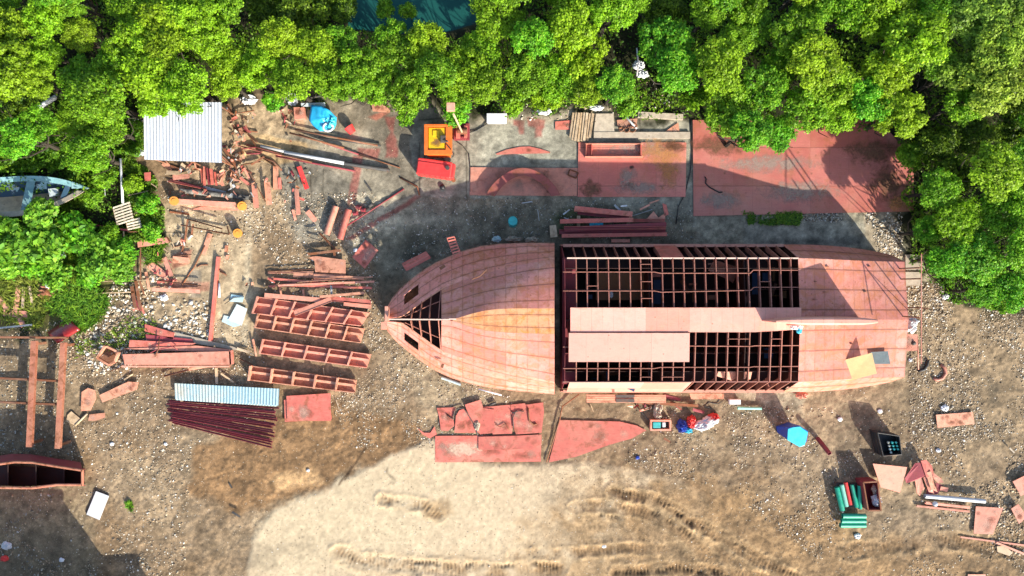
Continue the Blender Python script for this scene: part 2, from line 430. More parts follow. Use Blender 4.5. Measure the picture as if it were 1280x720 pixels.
# undergrowth floor below the trees
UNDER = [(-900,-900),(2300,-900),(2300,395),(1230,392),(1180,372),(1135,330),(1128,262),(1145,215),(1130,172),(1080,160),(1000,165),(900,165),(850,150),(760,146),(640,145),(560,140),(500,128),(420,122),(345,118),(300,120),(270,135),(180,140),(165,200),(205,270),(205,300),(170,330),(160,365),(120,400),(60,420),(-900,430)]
reg([(180,300),(300,120),(520,125),(520,240),(480,290),(430,300),(330,270),(310,430),(250,440),(170,400)], (.50,.41,.29), 18, 20)
reg([(345,170),(430,165),(520,150),(520,245),(455,255),(430,300),(370,300),(352,240)], (.30,.295,.26), 10, 6)
reg([(205,255),(312,258),(312,330),(305,432),(262,432),(250,360),(205,350)], (.55,.47,.34), 3, 2)
reg([(236,338),(252,338),(252,372),(236,372)], (.40,.37,.31), 2, 2)
reg([(300,172),(330,168),(398,182),(388,200),(350,205),(300,195)], (.62,.48,.29), 3, 2)
reg([(378,120),(440,120),(490,135),(520,160),(520,240),(450,235),(385,195)], (.44,.42,.35), 3, 3, .9, np.clip(.4+mid, 0, 1))
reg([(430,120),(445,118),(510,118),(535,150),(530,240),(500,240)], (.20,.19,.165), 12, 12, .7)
reg([(524,118),(865,120),(872,285),(830,298),(720,250),(585,248),(522,246),(512,180)], (.44,.46,.41), 2, 1)
reg([(524,118),(870,118),(870,150),(524,158)], (.50,.46,.37), 6, 4, .7)
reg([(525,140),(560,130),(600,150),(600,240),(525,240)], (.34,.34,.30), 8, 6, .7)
reg([(440,246),(520,244),(590,250),(720,250),(830,275),(872,290),(925,290),(1000,315),(1000,520),(480,340),(430,310)], (.52,.50,.41), 14, 18)
reg([(500,290),(560,262),(600,252),(720,252),(860,262),(870,330),(500,340)], (.17,.17,.135), 22, 22, .8)  # hull's shade painted into the ground colour along this strip
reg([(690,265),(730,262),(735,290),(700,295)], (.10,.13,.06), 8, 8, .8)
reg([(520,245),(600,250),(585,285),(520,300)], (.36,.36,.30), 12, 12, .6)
reg([(870,262),(1150,262),(1150,330),(870,330)], (.38,.38,.32), 3, 1)
reg([(930,276),(1084,277),(1112,284),(1120,310),(930,310)], (.45,.46,.41), 3, 3)
reg([(950,300),(1080,296),(1078,306),(950,306)], (.22,.23,.22), 6, 4, .8)  # dark foot of the hull's shadow painted onto the apron
reg([(1078,264),(1128,266),(1126,320),(1100,322),(1082,292)], (.48,.44,.36), 4, 5)
reg([(1128,318),(1158,318),(1165,352),(1130,358)], (.60,.55,.45), 3, 3)
reg([(1130,380),(1180,370),(1300,395),(1300,560),(1200,570),(1130,520)], (.36,.29,.20), 20, 20, .8)
reg(SAND, (.56,.49,.375), 5, 5)
reg([(680,640),(760,590),(880,595),(970,628),(1120,700),(1120,760),(700,760),(560,720),(640,690)], (.40,.29,.17), 50, 40, .85, np.clip((mid-.25)*3, 0, 1))
reg([(760,600),(860,596),(1000,640),(1120,690),(1280,660),(1300,760),(740,760),(800,680)], (.36,.25,.14), 30, 30, .75)
reg([(330,640),(420,608),(560,565),(640,600),(560,660),(470,700),(320,735)], (.56,.50,.38), 16, 20, .7)
reg([(240,560),(330,520),(420,500),(540,540),(500,563),(420,602),(340,632),(300,640),(240,620)], (.32,.205,.11), 10, 12, .85)
reg([(335,595),(395,578),(405,602),(350,612)], (.60,.42,.24), 10, 16, .8)
reg([(460,300),(475,290),(560,285),(520,330),(484,372),(480,395),(466,360)], (.14,.14,.11), 14, 10, .7)  # bow's shadow darkened into the ground colour beside the plating
reg([(505,430),(560,470),(620,492),(620,540),(560,535),(500,470)], (.40,.35,.26), 16, 16, .7)
reg([(0,415),(88,418),(90,560),(0,560)], (.27,.22,.155), 8, 8, .7)
reg([(-40,600),(110,600),(120,740),(-40,740)], (.30,.27,.19), 16, 16, .6)
reg([(1040,540),(1090,530),(1120,590),(1060,600)], (.13,.11,.09), 14, 14, .5)
reg([(870,500),(990,498),(1000,520),(900,530)], (.25,.21,.16), 12, 10, .5)
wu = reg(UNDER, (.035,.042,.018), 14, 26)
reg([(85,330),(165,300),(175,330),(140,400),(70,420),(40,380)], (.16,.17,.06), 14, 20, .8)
reg([(430,-80),(600,-80),(596,22),(560,34),(500,36),(440,30)], (.01,.04,.045), 4, 8)
# paint on the concrete left by sprayed plates
PR = (.40, .13, .12)
for poly in ([(480,146),(494,146),(492,168),(497,176),(498,198),(482,198),(482,176),(488,166)],
             [(446,184),(474,186),(472,200),(446,196)], [(441,196),(452,196),(450,225),(443,260),(434,258),(438,230)],
             [(441,258),(456,255),(462,268),(448,272)],
             [(641,151),(654,152),(655,168),(649,169),(647,160),(641,157)], [(657,147),(680,150),(679,160),(659,158)],
             [(669,158),(679,158),(677,171),(668,171)], [(520,243),(527,246),(440,300),(432,298)]):
    reg(poly, PR, 2.5, 3, .8, np.clip(.5+fine, 0, 1))
reg([(460,145),(475,140),(486,142),(470,150)], (.55,.2,.15), 3, 3, .8)
reg([(205,350),(262,352),(262,363),(190,364)], (.58,.28,.22), 3, 3, .7)
reg([(215,318),(240,312),(236,332),(216,338)], (.55,.22,.17), 3, 4, .7)
# cracks and joints in the concrete
def line(pl, w, col, amt):
    global C
    d, _ = polydist(PX+wx*3, PY+wy*3, pl); C = lerp(C, col, np.clip(1.2-d/w, 0, 1)*amt)
for pl in ([(583,120),(583,245)], [(524,178),(524,240)], [(370,210),(372,262)], [(387,210),(390,262)], [(404,212),(404,250)], [(345,190),(352,240)],
           [(312,320),(308,430)], [(872,150),(870,270)], [(205,290),(312,292)], [(722,140),(722,178)], [(800,124),(800,168)], [(525,150),(640,140)]):
    line(pl, 1.3, (.08,.075,.06), .7)
d, _ = polydist(PX, PY, [(312,258),(310,330),(306,430)]); C = lerp(C, (.68,.62,.48), np.clip(1.5-d/4, 0, 1)*.6)
# height
Hh = (mid-.5)*.10 + (fine-.5)*.07 + (fbm(GX, GY, 6, 77, 2)-.5)*.055
conc = np.zeros_like(GX)
for poly in ([(524,118),(865,120),(872,285),(720,250),(522,246)], [(205,255),(312,258),(305,432),(262,432)], [(930,276),(1112,284),(1120,310),(930,310)], [(380,120),(520,160),(520,240),(385,240)]):
    conc = np.maximum(conc, np.clip(sdf(PX, PY, poly)/6+.5, 0, 1))
Hh = Hh*(1-conc*.9)
sd = sdf(PX+wx*10, PY+wy*10, SAND); sw = np.clip(sd/8+.5, 0, 1)
Hh = Hh*(1-sw*.8) + sw*.05
# tyre tracks
for pl, w in (([(478,624),(500,627),(530,630),(548,645)], 7), ([(425,690),(450,702),(500,706),(560,712),(640,712),(700,708)], 10), ([(440,728),(520,728)], 6),
              ([(720,633),(770,632),(800,637),(840,655),(880,690),(905,722)], 8), ([(765,615),(810,620),(850,640),(900,668),(950,700),(1000,725)], 8),
              ([(770,716),(830,709),(880,712),(960,722)], 8), ([(835,640),(870,655),(925,690)], 6), ([(1060,690),(1180,672),(1280,690)], 10), ([(640,695),(720,690),(790,684),(850,686)], 7)):
    d, a = polydist(PX+wx*6, PY+wy*6, pl)
    e = np.clip(1.25-d/w, 0, 1); tread = .5+.5*np.sin(a*2*math.pi/4.6)
    br = np.clip((mid-.3)*4, 0, 1)
    br *= np.clip(.3+(fine-.3)*3, 0, 1); Hh -= e*.07*br; Hh += e*tread*.04*br + np.exp(-((d-w*1.15)/3)**2)*.06*br
    C = lerp(C, (.33,.22,.12), e*.6*br); C = lerp(C, (.60,.47,.30), np.exp(-((d-w*1.2)/3)**2)*.3)
    C = lerp(C, (.16,.105,.06), e*(1-tread)*.6*br)
reg([(530,630),(560,622),(568,640),(545,652),(530,645)], (.28,.19,.10), 10, 8, .6)
def rut(pl, w, k, col=(.07,.045,.022)):
    global C, Hh
    d, a = polydist(PX+wx*8, PY+wy*8, pl); n_ = np.clip((fbm(GX, GY, 2.6, 151, 4)-.36)*5, 0, 1); e = np.clip(1.3-d/w, 0, 1)*n_*k
    C = lerp(C, col, np.clip(e*(.6+.6*np.sin(a*2*math.pi/4.5)), 0, 1)); Hh = Hh - e*.07
for pl, w, k in (([(470,695),(500,702),(560,706),(640,707)],3,.9), ([(435,695),(460,708),(520,712)],2.5,.6), ([(770,716),(820,712),(850,711),(900,714)],3.5,1), ([(668,706),(700,708)],4,.9),
   ([(822,625),(848,644),(862,655)],4,.9), ([(815,640),(840,655),(865,668)],4,.9), ([(875,650),(900,662),(930,685)],3,.7), ([(478,627),(505,628)],3,.8), ([(530,633),(555,640)],3,.5), ([(765,612),(795,616)],3,.8), ([(750,645),(770,646)],3,.8),
   ([(800,670),(850,690),(890,712)],3,.5), ([(920,680),(960,705),(1000,720)],3,.6), ([(1000,690),(1080,680),(1160,690)],5,.4), ([(1180,675),(1240,690),(1280,705)],6,.5), ([(720,660),(760,655),(800,662)],4,.3), ([(330,560),(300,585),(260,600)],2,.4), ([(560,565),(600,572)],2,.3)):
    rut(pl, w, k)
# thin drag lines
for pl in ([(463,548),(445,580),(424,606)], [(432,600),(440,585)]): line(pl, 1.6, (.12,.08,.05), .8)
# fine mottling
C *= (.72+.56*fbm(GX, GY, 6, 91, 3))[..., None]
sandm = np.clip(sdf(PX+wx*10, PY+wy*10, SAND)/10+.5, 0, 1)*np.clip((760-PX)/120, 0, 1)
C *= ((.66+.62*mid)*(1-sandm)+(.93+.14*mid)*sandm)[..., None]
C *= ((.30+1.32*fbm(GX, GY, 2.2, 131, 5))*(1-sandm)+(.85+.28*fbm(GX, GY, 2.2, 131, 5))*sandm)[..., None]
C *= np.array((.84,.755,.645))*(.80+.20*sandm)[..., None]
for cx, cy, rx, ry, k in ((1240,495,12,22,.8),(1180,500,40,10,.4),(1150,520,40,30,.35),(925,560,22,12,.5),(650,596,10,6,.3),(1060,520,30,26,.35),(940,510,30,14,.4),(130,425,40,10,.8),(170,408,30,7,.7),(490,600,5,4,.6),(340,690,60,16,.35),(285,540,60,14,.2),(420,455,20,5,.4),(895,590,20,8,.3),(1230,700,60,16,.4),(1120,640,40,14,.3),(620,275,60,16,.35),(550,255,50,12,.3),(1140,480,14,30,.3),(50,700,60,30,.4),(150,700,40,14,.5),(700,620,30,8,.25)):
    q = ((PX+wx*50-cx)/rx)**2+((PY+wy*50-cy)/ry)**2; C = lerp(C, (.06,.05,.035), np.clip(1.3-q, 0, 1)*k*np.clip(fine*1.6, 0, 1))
C = np.clip(C, 0, .8)
far = np.clip((np.maximum(np.abs(GX)-36, np.abs(GY)-21.5))/4, 0, 1)
Hh = Hh*(1-far)
wat = np.clip(sdf(PX, PY, [(425,-120),(606,-120),(600,26),(560,38),(500,40),(436,34)])/8+.5, 0, 1)
Hh = Hh*(1-wat) - wat*.35
C = lerp(C, (.11,.12,.055), far)
nx, ny = GX.shape
idx = np.arange(nx*ny).reshape(nx, ny)
F = np.stack([idx[:-1,:-1], idx[1:,:-1], idx[1:,1:], idx[:-1,1:]], -1).reshape(-1, 4)
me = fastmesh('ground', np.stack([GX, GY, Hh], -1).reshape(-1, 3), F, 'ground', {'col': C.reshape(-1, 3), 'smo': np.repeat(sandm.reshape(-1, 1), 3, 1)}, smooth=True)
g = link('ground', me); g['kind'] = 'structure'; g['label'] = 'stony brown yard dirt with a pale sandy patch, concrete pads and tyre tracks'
# water inlet
m = bpy.data.materials.new('inlet_water'); t, out = nt(m)
b = N(t, 'ShaderNodeBsdfPrincipled'); b.inputs['Base Color'].default_value = (.010,.070,.060,1); b.inputs['Roughness'].default_value = .3; b.inputs['Specular IOR Level'].default_value = .2
bp = N(t, 'ShaderNodeBump'); bp.inputs['Strength'].default_value = .25; t.links.new(noise(t, coords(t, False), 3, 3), bp.inputs['Height']); t.links.new(bp.outputs[0], b.inputs['Normal'])
t.links.new(b.outputs[0], out.inputs[0]); M['water'] = m
w = MB(); pts = [P(*q) for q in ((420,-140),(612,-140),(606,30),(562,44),(500,46),(430,38))]
w.face([(p.x, p.y, -.12) for p in pts]); o = w.build('water', 'water'); o['kind'] = 'structure'; o['label'] = 'dark teal water of the inlet behind the trees'

# ------------------------------------------------------------ loose stones
def stones(name, specs, label, seed):
    r = np.random.default_rng(seed)
    Vs = []; Cs = []; n0 = 0; Fs = []
    oct_v = np.array([(1,0,0),(0,1,0),(-1,0,0),(0,-1,0),(0,0,1),(0,0,-1)], float)
    oct_f = np.array([(0,1,4),(1,2,4),(2,3,4),(3,0,4),(1,0,5),(2,1,5),(3,2,5),(0,3,5)])
    for poly, n, smin, smax, pal, clump in specs:
        xs = [q[0] for q in poly]; ys = [q[1] for q in poly]
        k = int(n*2.6)
        x = r.uniform(min(xs), max(xs), k); y = r.uniform(min(ys), max(ys), k)
        ok = inpoly(x, y, poly)
        dens = fbm((x-640)/20, (y-360)/20, .45, 61, 4)
        ok &= r.random(k) < np.clip((dens-.47+.12*(1-clump))*9, .03, 1)
        x = x[ok][:n]; y = y[ok][:n]; k = len(x)
        if not k: continue
        s = smin*(smax/smin)**(r.random(k)**2.2)
        wxy = np.stack([(x-640)/20, (360-y)/20], -1)
        yi = np.clip(np.searchsorted(gy, wxy[:,1]), 1, ny-1); xi = np.clip(np.searchsorted(gx, wxy[:,0]), 1, nx-1)
        hz = Hh[xi, yi]
        ang = r.uniform(0, 2*math.pi, k); ca = np.cos(ang); sa = np.sin(ang)
        v = oct_v[None]*r.uniform(.6, 1.25, (k, 6, 1)); v = v*s[:, None, None]*np.stack([r.uniform(.7,1.3,k), r.uniform(.5,1,k), r.uniform(.3,.7,k)], -1)[:, None, :]
        vx = v[..., 0]*ca[:, None]-v[..., 1]*sa[:, None]; vy = v[..., 0]*sa[:, None]+v[..., 1]*ca[:, None]
        v = np.stack([vx+wxy[:, 0:1], vy+wxy[:, 1:2], v[..., 2]+(hz+s*.15)[:, None]], -1)
        pal = np.array(pal); c = pal[r.integers(0, len(pal), k)]*r.uniform(.7, 1.2, (k, 1))
        Vs.append(v.reshape(-1, 3)); Cs.append(np.repeat(c, 6, 0))
        Fs.append((oct_f[None]+(n0+np.arange(k)*6)[:, None, None]).reshape(-1, 3)); n0 += k*6
    me = fastmesh(name, np.concatenate(Vs), np.concatenate(Fs), 'stone', {'col': np.clip(np.concatenate(Cs), 0, .85)})
    o = link(name, me); tag(o, label, 'gravel', kind='stuff')
TAN = [(.42,.33,.22),(.34,.26,.17),(.50,.42,.30),(.22,.16,.10),(.38,.28,.18),(.13,.10,.07)]
WHT = [(.66,.62,.54),(.50,.44,.34),(.42,.34,.24),(.72,.69,.62),(.30,.22,.14),(.38,.30,.20),(.16,.12,.08)]
GRY = [(.22,.22,.20),(.30,.30,.27),(.12,.12,.11),(.48,.47,.42)]
ALL = [(0,400),(1280,400),(1280,720),(0,720)]
stones('gravel', [
 (ALL, 26000, .014, .045, TAN+WHT, -3), ([(300,240),(470,240),(480,420),(330,430),(300,330)], 7000, .02, .09, WHT+TAN, .2),
 ([(460,410),(560,460),(640,495),(600,560),(440,560),(400,480),(460,440)], 7000, .018, .07, WHT+TAN, 0),
 ([(1130,355),(1290,385),(1290,560),(1140,540)], 10000, .018, .085, WHT+TAN, .2),
 ([(800,500),(1290,520),(1290,720),(1050,720),(900,610),(780,580)], 15000, .016, .085, WHT+TAN, .7),
 ([(60,400),(330,400),(330,520),(240,560),(230,720),(110,720),(90,600)], 9000, .02, .09, TAN+WHT, .3),
 ([(150,340),(262,350),(262,440),(120,470),(90,430)], 2600, .04, .20, WHT, .1),
 ([(0,410),(90,410),(90,570),(0,570)], 2200, .02, .10, TAN+GRY, .3), ([(0,600),(110,600),(200,720),(0,720)], 1800, .02, .10, GRY+TAN, .5),
 ([(420,240),(600,246),(870,250),(870,300),(600,310),(520,330),(480,400),(450,330)], 4200, .016, .07, GRY+GRY+WHT, .4),
 ([(1080,264),(1128,266),(1128,322),(1100,322)], 1400, .03, .11, WHT, 0), ([(1000,264),(1090,264),(1085,280),(1000,276)], 700, .03, .09, WHT+GRY, 0),
 ([(1128,350),(1180,355),(1180,400),(1132,400)], 700, .03, .12, WHT, 0),
 ([(190,200),(330,200),(330,330),(200,330)], 1500, .02, .09, WHT+TAN, .5), ([(300,120),(520,125),(520,240),(300,240)], 600, .015, .05, TAN, .8),
 ([(520,140),(870,140),(870,250),(520,250)], 200, .015, .04, GRY, .8), ([(318,640),(560,560),(900,600),(1050,720),(318,720)], 1500, .015, .05, TAN, .9),
 ([(155,150),(182,145),(182,200),(150,200)], 350, .04, .16, WHT, 0), ([(640,100),(860,100),(860,150),(640,150)], 400, .04, .14, WHT, .4),
 ([(1230,600),(1290,560),(1290,700),(1180,700)], 700, .04, .15, TAN, .3)],
 'loose tan, grey and white stone chips scattered over the yard', 5)
def rubbleheap(cx, cy, rx, ry, n, smin, smax, pal, label, seed, hh=.25):
    r = np.random.default_rng(seed); th = r.uniform(0, 6.283, n); q = np.sqrt(r.random(n))
    return None
# ------------------------------------------------------------ HULL (built upside down on the yard)
YC = -1.83
def sm(t): t = max(0, min(1, t)); return t*t*(3-2*t)
def zk(x): return 4.35 - .95*sm((x-14.6)/5.0)
def zc(x): return 3.92 - .95*sm((x-15.0)/6.5)
def hc(x): return 3.53 - .17*sm((x-16)/7)
def ho(x): return 4.45 - .60*max(0, (x-17)/5.9)**2.2
def zo(x): return 1.4
XA, XB = 2.95, 22.9
def lx(px, z=4.1): return (px-640)*(HC-z)/900
hull = thing('ship_hull', 'large red primed steel hull upside down, open ribs amidships and plated flat stern', 'ship hull', (12, YC, 0))
def bottom_pt(x, s):   # s in -1..1 chine to chine, +1 = image top
    return Vector((x, YC + s*hc(x), zk(x) + (zc(x)-zk(x))*abs(s)))
def side_pt(x, sgn, t):  # t 0 chine .. 1 knuckle .. 2 ground
    if t <= 1: return Vector((x, YC + sgn*(hc(x)+(ho(x)-hc(x))*(1.08*t-.08*t*t)), zc(x)+(zo(x)-zc(x))*t))
    return Vector((x, YC + sgn*(ho(x)+.04*(t-1)), zo(x)*(2-t)+.06*(t-1)))
def U(x): return (x-XA)/.613
def loft(mb, xs, fn, ts, vf):
    rows = [[fn(x, q) for q in ts] for x in xs]; uvs = [[(U(x)+.5, vf(q)) for q in ts] for x in xs]
    mb.quadgrid(rows, uvs)
def fr(a, b, n): return [a+(b-a)*i/n for i in range(n+1)]
XO = lx(1001, 4.2); XO2 = lx(991, 3)
# plated stern bottom
mb = MB(); loft(mb, fr(XO, XB, 24), bottom_pt, fr(-1, 1, 24), lambda s: s*3.0+.5)
PLT = mb.build('bottom_plating', 'hull', hull, solid=.03)
for sgn in (1, -1):
    mb = MB(); loft(mb, fr(XO2, XB, 24), lambda x, t: side_pt(x, sgn, t), fr(0, 1, 6), lambda t: .5+t*.98)
    loft(mb, fr(XA, XB, 40), lambda x, t: side_pt(x, sgn, t), fr(.93, 2, 6), lambda t: t*1.5+.2)
    mb.build('side_plating', 'hull', hull, solid=.03)
mb = MB(); loft(mb, fr(lx(711, 3.5), lx(862, 3.5), 12), lambda x, t: side_pt(x, -1, t)+Vector((0, -.02, .03)), fr(-.02, .94, 5), lambda t: .5+t*.9)
mb.build('bilge_plate', 'cover', hull, solid=.03)
mb = MB(); loft(mb, fr(lx(823, 3), lx(851, 3), 4), lambda x, t: side_pt(x, 1, t), fr(0.0, .94, 5), lambda t: .5+t*.9)
mb.build('bilge_plate', 'primer', hull, solid=.03)
# transom
mb = MB(); pts = [bottom_pt(XB, s) for s in fr(-1, 1, 10)] + [side_pt(XB, 1, t) for t in (.5, 1, 2)] + [side_pt(XB, -1, t) for t in (2, 1, .5)]
mb.face(pts); mb.build('transom', 'hull', hull, solid=.04)
# keel plate and cover plate
mb = MB(); xs = fr(lx(713, 4.4), lx(1004, 4.4), 24)
def kw(x):
    t = max(0, (x-lx(940, 4.4))/(lx(1004, 4.4)-lx(940, 4.4))); return .70-.16*t
loft(mb, xs, lambda x, s: Vector((x, YC+.03+s*(.70 if s > 0 else kw(x)), zk(x)+.05)), fr(-1, 1, 4), lambda s: s*.5+.5)
mb.build('keel_plate', 'hull_plain', hull, solid=.03)
mb = MB(); xs = fr(lx(711, 4.45), lx(862, 4.45), 10)
y0 = (360-416)*(HC-4.4)/900; y1 = (360-452.5)*(HC-4.4)/900
mb.quadgrid([[Vector((x, y0+(y1-y0)*j/4, 4.47-.10*j/4)) for j in range(5)] for x in xs], [[(U(x)*.5, j*.25) for j in range(5)] for x in xs])
mb.build('cover_plate', 'cover', hull, solid=.03)
# frames
def ring(x, depth, mbw, mbf, flw):
    outer = [side_pt(x, 1, 1.8), side_pt(x, 1, 1), side_pt(x, 1, 0), bottom_pt(x, 0), side_pt(x, -1, 0), side_pt(x, -1, 1), side_pt(x, -1, 1.8)]
    c = Vector((x, YC, 1.2))
    inner = []
    for i, p in enumerate(outer):
        a = outer[max(0, i-1)]; b = outer[min(len(outer)-1, i+1)]
        d = (b-a).normalized(); nrm = Vector((0, -d.z, d.y))
        if nrm.dot(c-p) < 0: nrm = -nrm
        inner.append(p + nrm*depth)
    th = .014
    for i in range(len(outer)-1):
        q = [outer[i], outer[i+1], inner[i+1], inner[i]]
        b = len(mbw.v)
        for sx in (-th, th):
            for p in q: mbw.v.append((p.x+sx, p.y, p.z))
        for f in ((0,1,2,3),(7,6,5,4),(0,4,5,1),(1,5,6,2),(2,6,7,3),(3,7,4,0)): mbw.f.append(tuple(b+k for k in f)); mbw.mi.append(0)
        # flange on inner edge + cap on outer
        for A, B, w, dz in ((inner[i], inner[i+1], flw, 0), (outer[i], outer[i+1], .026, .004)):
            b = len(mbf.v)
            for p in (A, B):
                for sx in (-w, w):
                    for o in (0, .016): mbf.v.append((p.x+sx, p.y, p.z+o+dz))
            for f in ((0,1,3,2),(4,6,7,5),(0,4,5,1),(2,3,7,6),(1,5,7,3),(0,2,6,4)): mbf.f.append(tuple(b+k for k in f)); mbf.mi.append(0)
i = 0; x = lx(720.5)
while x < XO-.15:
    w = MB(); f = MB(); ring(x, .34 if i > 6 else .26, w, f, .012); 
    w.v += []; nb = len(w.v); w.f += [tuple(k+nb for k in q) for q in f.f]; w.v += f.v; w.mi += f.mi
    w.build('frame', 'frame', hull)
    i += 1; x = lx(720.5)+i*.613
# longitudinals
def longi(pts, name='stringer', mat='frame', dep=.18, fl=.022):
    mb = MB()
    for a, b in zip(pts[:-1], pts[1:]):
        a = Vector(a); b = Vector(b); d = b-a; L = d.length; u = d/L
        n = Vector((-u.y, u.x, 0)).normalized(); rot = Matrix((u, n, u.cross(n))).transposed()
        mb.box((a+b)/2 - Vector((0, 0, dep/2)), (L, .02, dep), rot); mb.box((a+b)/2+Vector((0,0,.012)), (L+.02, fl*2, .02), rot)
    return mb.build(name, mat, hull)
def sl(x, s): p = bottom_pt(x, s); p.z += .03; return p
xb1 = lx(818); xb2 = lx(826); xe = XO-.05; xc1 = lx(938); xc2 = lx(942)
for s0, s1 in ((.775, .775), (.47, .50), (-.43, -.44), (-.78, -.78)):
    up = .03 if s0 > 0 else .0
    pts = [sl(lx(704), s0), sl(xb1, s0), sl(xb2, s0-.02*(1 if s0 > 0 else -1)), sl(xc1, s1-.02*(1 if s0 > 0 else -1)), sl(xc2, s1+.03), sl(xe, s1+.03)]
    longi(pts)
M['bright'] = paint('ground_steel_edge', (.72,.50,.40), dust_amt=.3, rust_amt=.05, var=.1)
longi([side_pt(lx(709, 3.9), 1, 0)+Vector((0,0,.04)), side_pt(XO, 1, 0)+Vector((0,0,.04))], 'chine_bar', 'bright', .42, .04)  # upper bar's web made deep to stop sun leaking past it
longi([side_pt(lx(704, 3.9), -1, 0)+Vector((0,0,.03)), side_pt(XO, -1, 0)+Vector((0,0,.03))], 'chine_bar', 'hull_plain', .16, .03)
for sgn in (1, -1):
    longi([side_pt(lx(704, 1.5), sgn, .93)+Vector((0,0,.02)), side_pt(XO2, sgn, .93)+Vector((0,0,.02))], 'sheer_bar', 'primer_pink', .12, .09)
# small cross carlings
for fi, ss in ((2, (.55, .10)), (7, (.9, .62, .35, .05)), (16, (.15,)), (17, (.15,)), (18, (.62,)), (9, (-.92,)), (10, (-.92,)), (7, (-.92,)), (15, (-.3,)), (16, (-.3,)), (19, (-.3,))):
    xa = lx(720.5)+(fi-1)*.613+.02
    for s in ss:
        a = sl(xa, s); b = sl(xa+.58, s); longi([a, b], 'carling', 'frame', .08, .016)
# internal bulkheads, added sun-blocking walls, floor and decks
def plate3(pts, name, mat, par=hull, solid=.02):
    return MB().face(pts).build(name, mat, par, solid=solid)
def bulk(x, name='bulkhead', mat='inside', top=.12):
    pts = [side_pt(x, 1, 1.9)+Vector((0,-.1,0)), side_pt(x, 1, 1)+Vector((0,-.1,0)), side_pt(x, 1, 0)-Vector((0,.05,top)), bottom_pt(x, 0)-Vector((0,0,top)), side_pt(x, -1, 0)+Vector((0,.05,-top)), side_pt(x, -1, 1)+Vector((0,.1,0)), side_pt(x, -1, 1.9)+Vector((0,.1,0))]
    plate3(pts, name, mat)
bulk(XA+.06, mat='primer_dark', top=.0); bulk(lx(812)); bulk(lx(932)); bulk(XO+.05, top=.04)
for yy, zt_ in ((YC+1.75, 3.75), (YC-1.9, 3.75), (YC, 4.18), (YC+2.95, 3.99), (YC-2.95, 3.8)): plate3([(XA+.1, yy, .3), (XO, yy, .3), (XO, yy, zt_), (XA+.1, yy, zt_)], 'sun_block_wall', 'inside')  # added lengthwise walls keep sun from passing through the open hull
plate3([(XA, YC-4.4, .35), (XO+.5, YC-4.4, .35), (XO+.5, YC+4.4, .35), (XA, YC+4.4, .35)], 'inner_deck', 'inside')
p = [P(745, 340, 2.4), P(808, 340, 2.4), P(808, 375, 2.4), P(745, 375, 2.4)]; plate3(p, 'inner_plate', 'ochre')
p = [P(703, 322, 3.2), P(720, 322, 3.2), P(720, 480, 3.2), P(703, 480, 3.2)]; plate3(p, 'end_web', 'primer_dark')
for q in ([(893,325,3.0),(925,335,2.4),(930,345,2.2),(915,352,2.0),(885,338,2.6)], [(905,345,2.2),(925,350,1.9),(918,356,1.7)], [(898,463,2.6),(940,465,2.6),(938,474,2.2),(915,476,2.2),(896,470,2.4)]):
    plate3([P(*a) for a in q], 'inner_plate', 'primer_pink')
M['navy'] = paint('dark_blue_drum', (.02,.07,.16), dust_amt=.1, rust_amt=.1)
for q in ([(940,341,1.6),(950,341,1.6),(950,368,1.6),(940,368,1.6)], [(953,341,1.8),(962,341,1.8),(962,352,1.8),(953,352,1.8)], [(955,435,1.8),(966,435,1.8),(966,448,1.8),(955,448,1.8)], [(817,350,1.5),(826,350,1.5),(826,380,1.5),(817,380,1.5)]):
    plate3([P(*a) for a in q], 'inner_plate', 'navy')
ri = random.Random(44)
for k in range(34):
    cx_ = ri.uniform(725, 990); top_ = ri.random() < .5; cy_ = ri.uniform(328, 380) if top_ else ri.uniform(424 if cx_ > 865 else 456, 484)
    z_ = ri.uniform(1.2, 2.9); L_ = ri.uniform(6, 26); w_ = ri.uniform(1.2, 6); a_ = ri.choice([0, 1.57, ri.uniform(0, 3.1)]); ca, sa = math.cos(a_), math.sin(a_)
    pts_ = [(cx_+u*ca-v*sa, max(326, cy_+u*sa+v*ca)) for u, v in ((-L_/2,-w_/2),(L_/2,-w_/2),(L_/2,w_/2),(-L_/2,w_/2))]
    plate3([P(q[0], q[1], z_+.02*i_) for i_, q in enumerate(pts_)], 'inner_plate', ri.choice(['rust','primer_dark','frame','ochre','rust','navy','frame']), hull)
# skeg
mb = MB(); xs0 = lx(954, 4.6); xs1 = lx(1098, 5.6)
n = 16; rows = []
for k in range(n+1):
    t = k/n; x = xs0+(xs1-xs0)*t; hw = (.03+.17*math.sin(min(1, t*2.2)*math.pi/2))*(1-.55*max(0, (t-.8)/.2)**2)
    zt = 4.45 + 1.15*sm(t/.05) ; zb = zk(x)-.1
    rows.append([(x, YC-hw, zb), (x, YC-hw, zt-.06), (x, YC-hw*.5, zt), (x, YC+hw*.5, zt), (x, YC+hw, zt-.06), (x, YC+hw, zb)])
mb.quadgrid(rows, [[(U(r[0][0]), .3+.05*j) for j in range(6)] for r in rows]); mb.face(rows[-1]); mb.build('skeg', 'hull_plain', hull)
# small welding marks / lifting eyes on stern plating
for px, py in ((1035,333),(1090,333),(1031,365),(1083,365),(1018,374),(1065,430),(1020,352)):
    z = zk(lx(px)); q = P(px, py, z); mb = MB(); mb.box((q.x, q.y, bottom_pt(q.x, (q.y-YC)/hc(q.x)).z+.05), (.16, .03, .10)); mb.build('lifting_eye', 'rust', PLT)

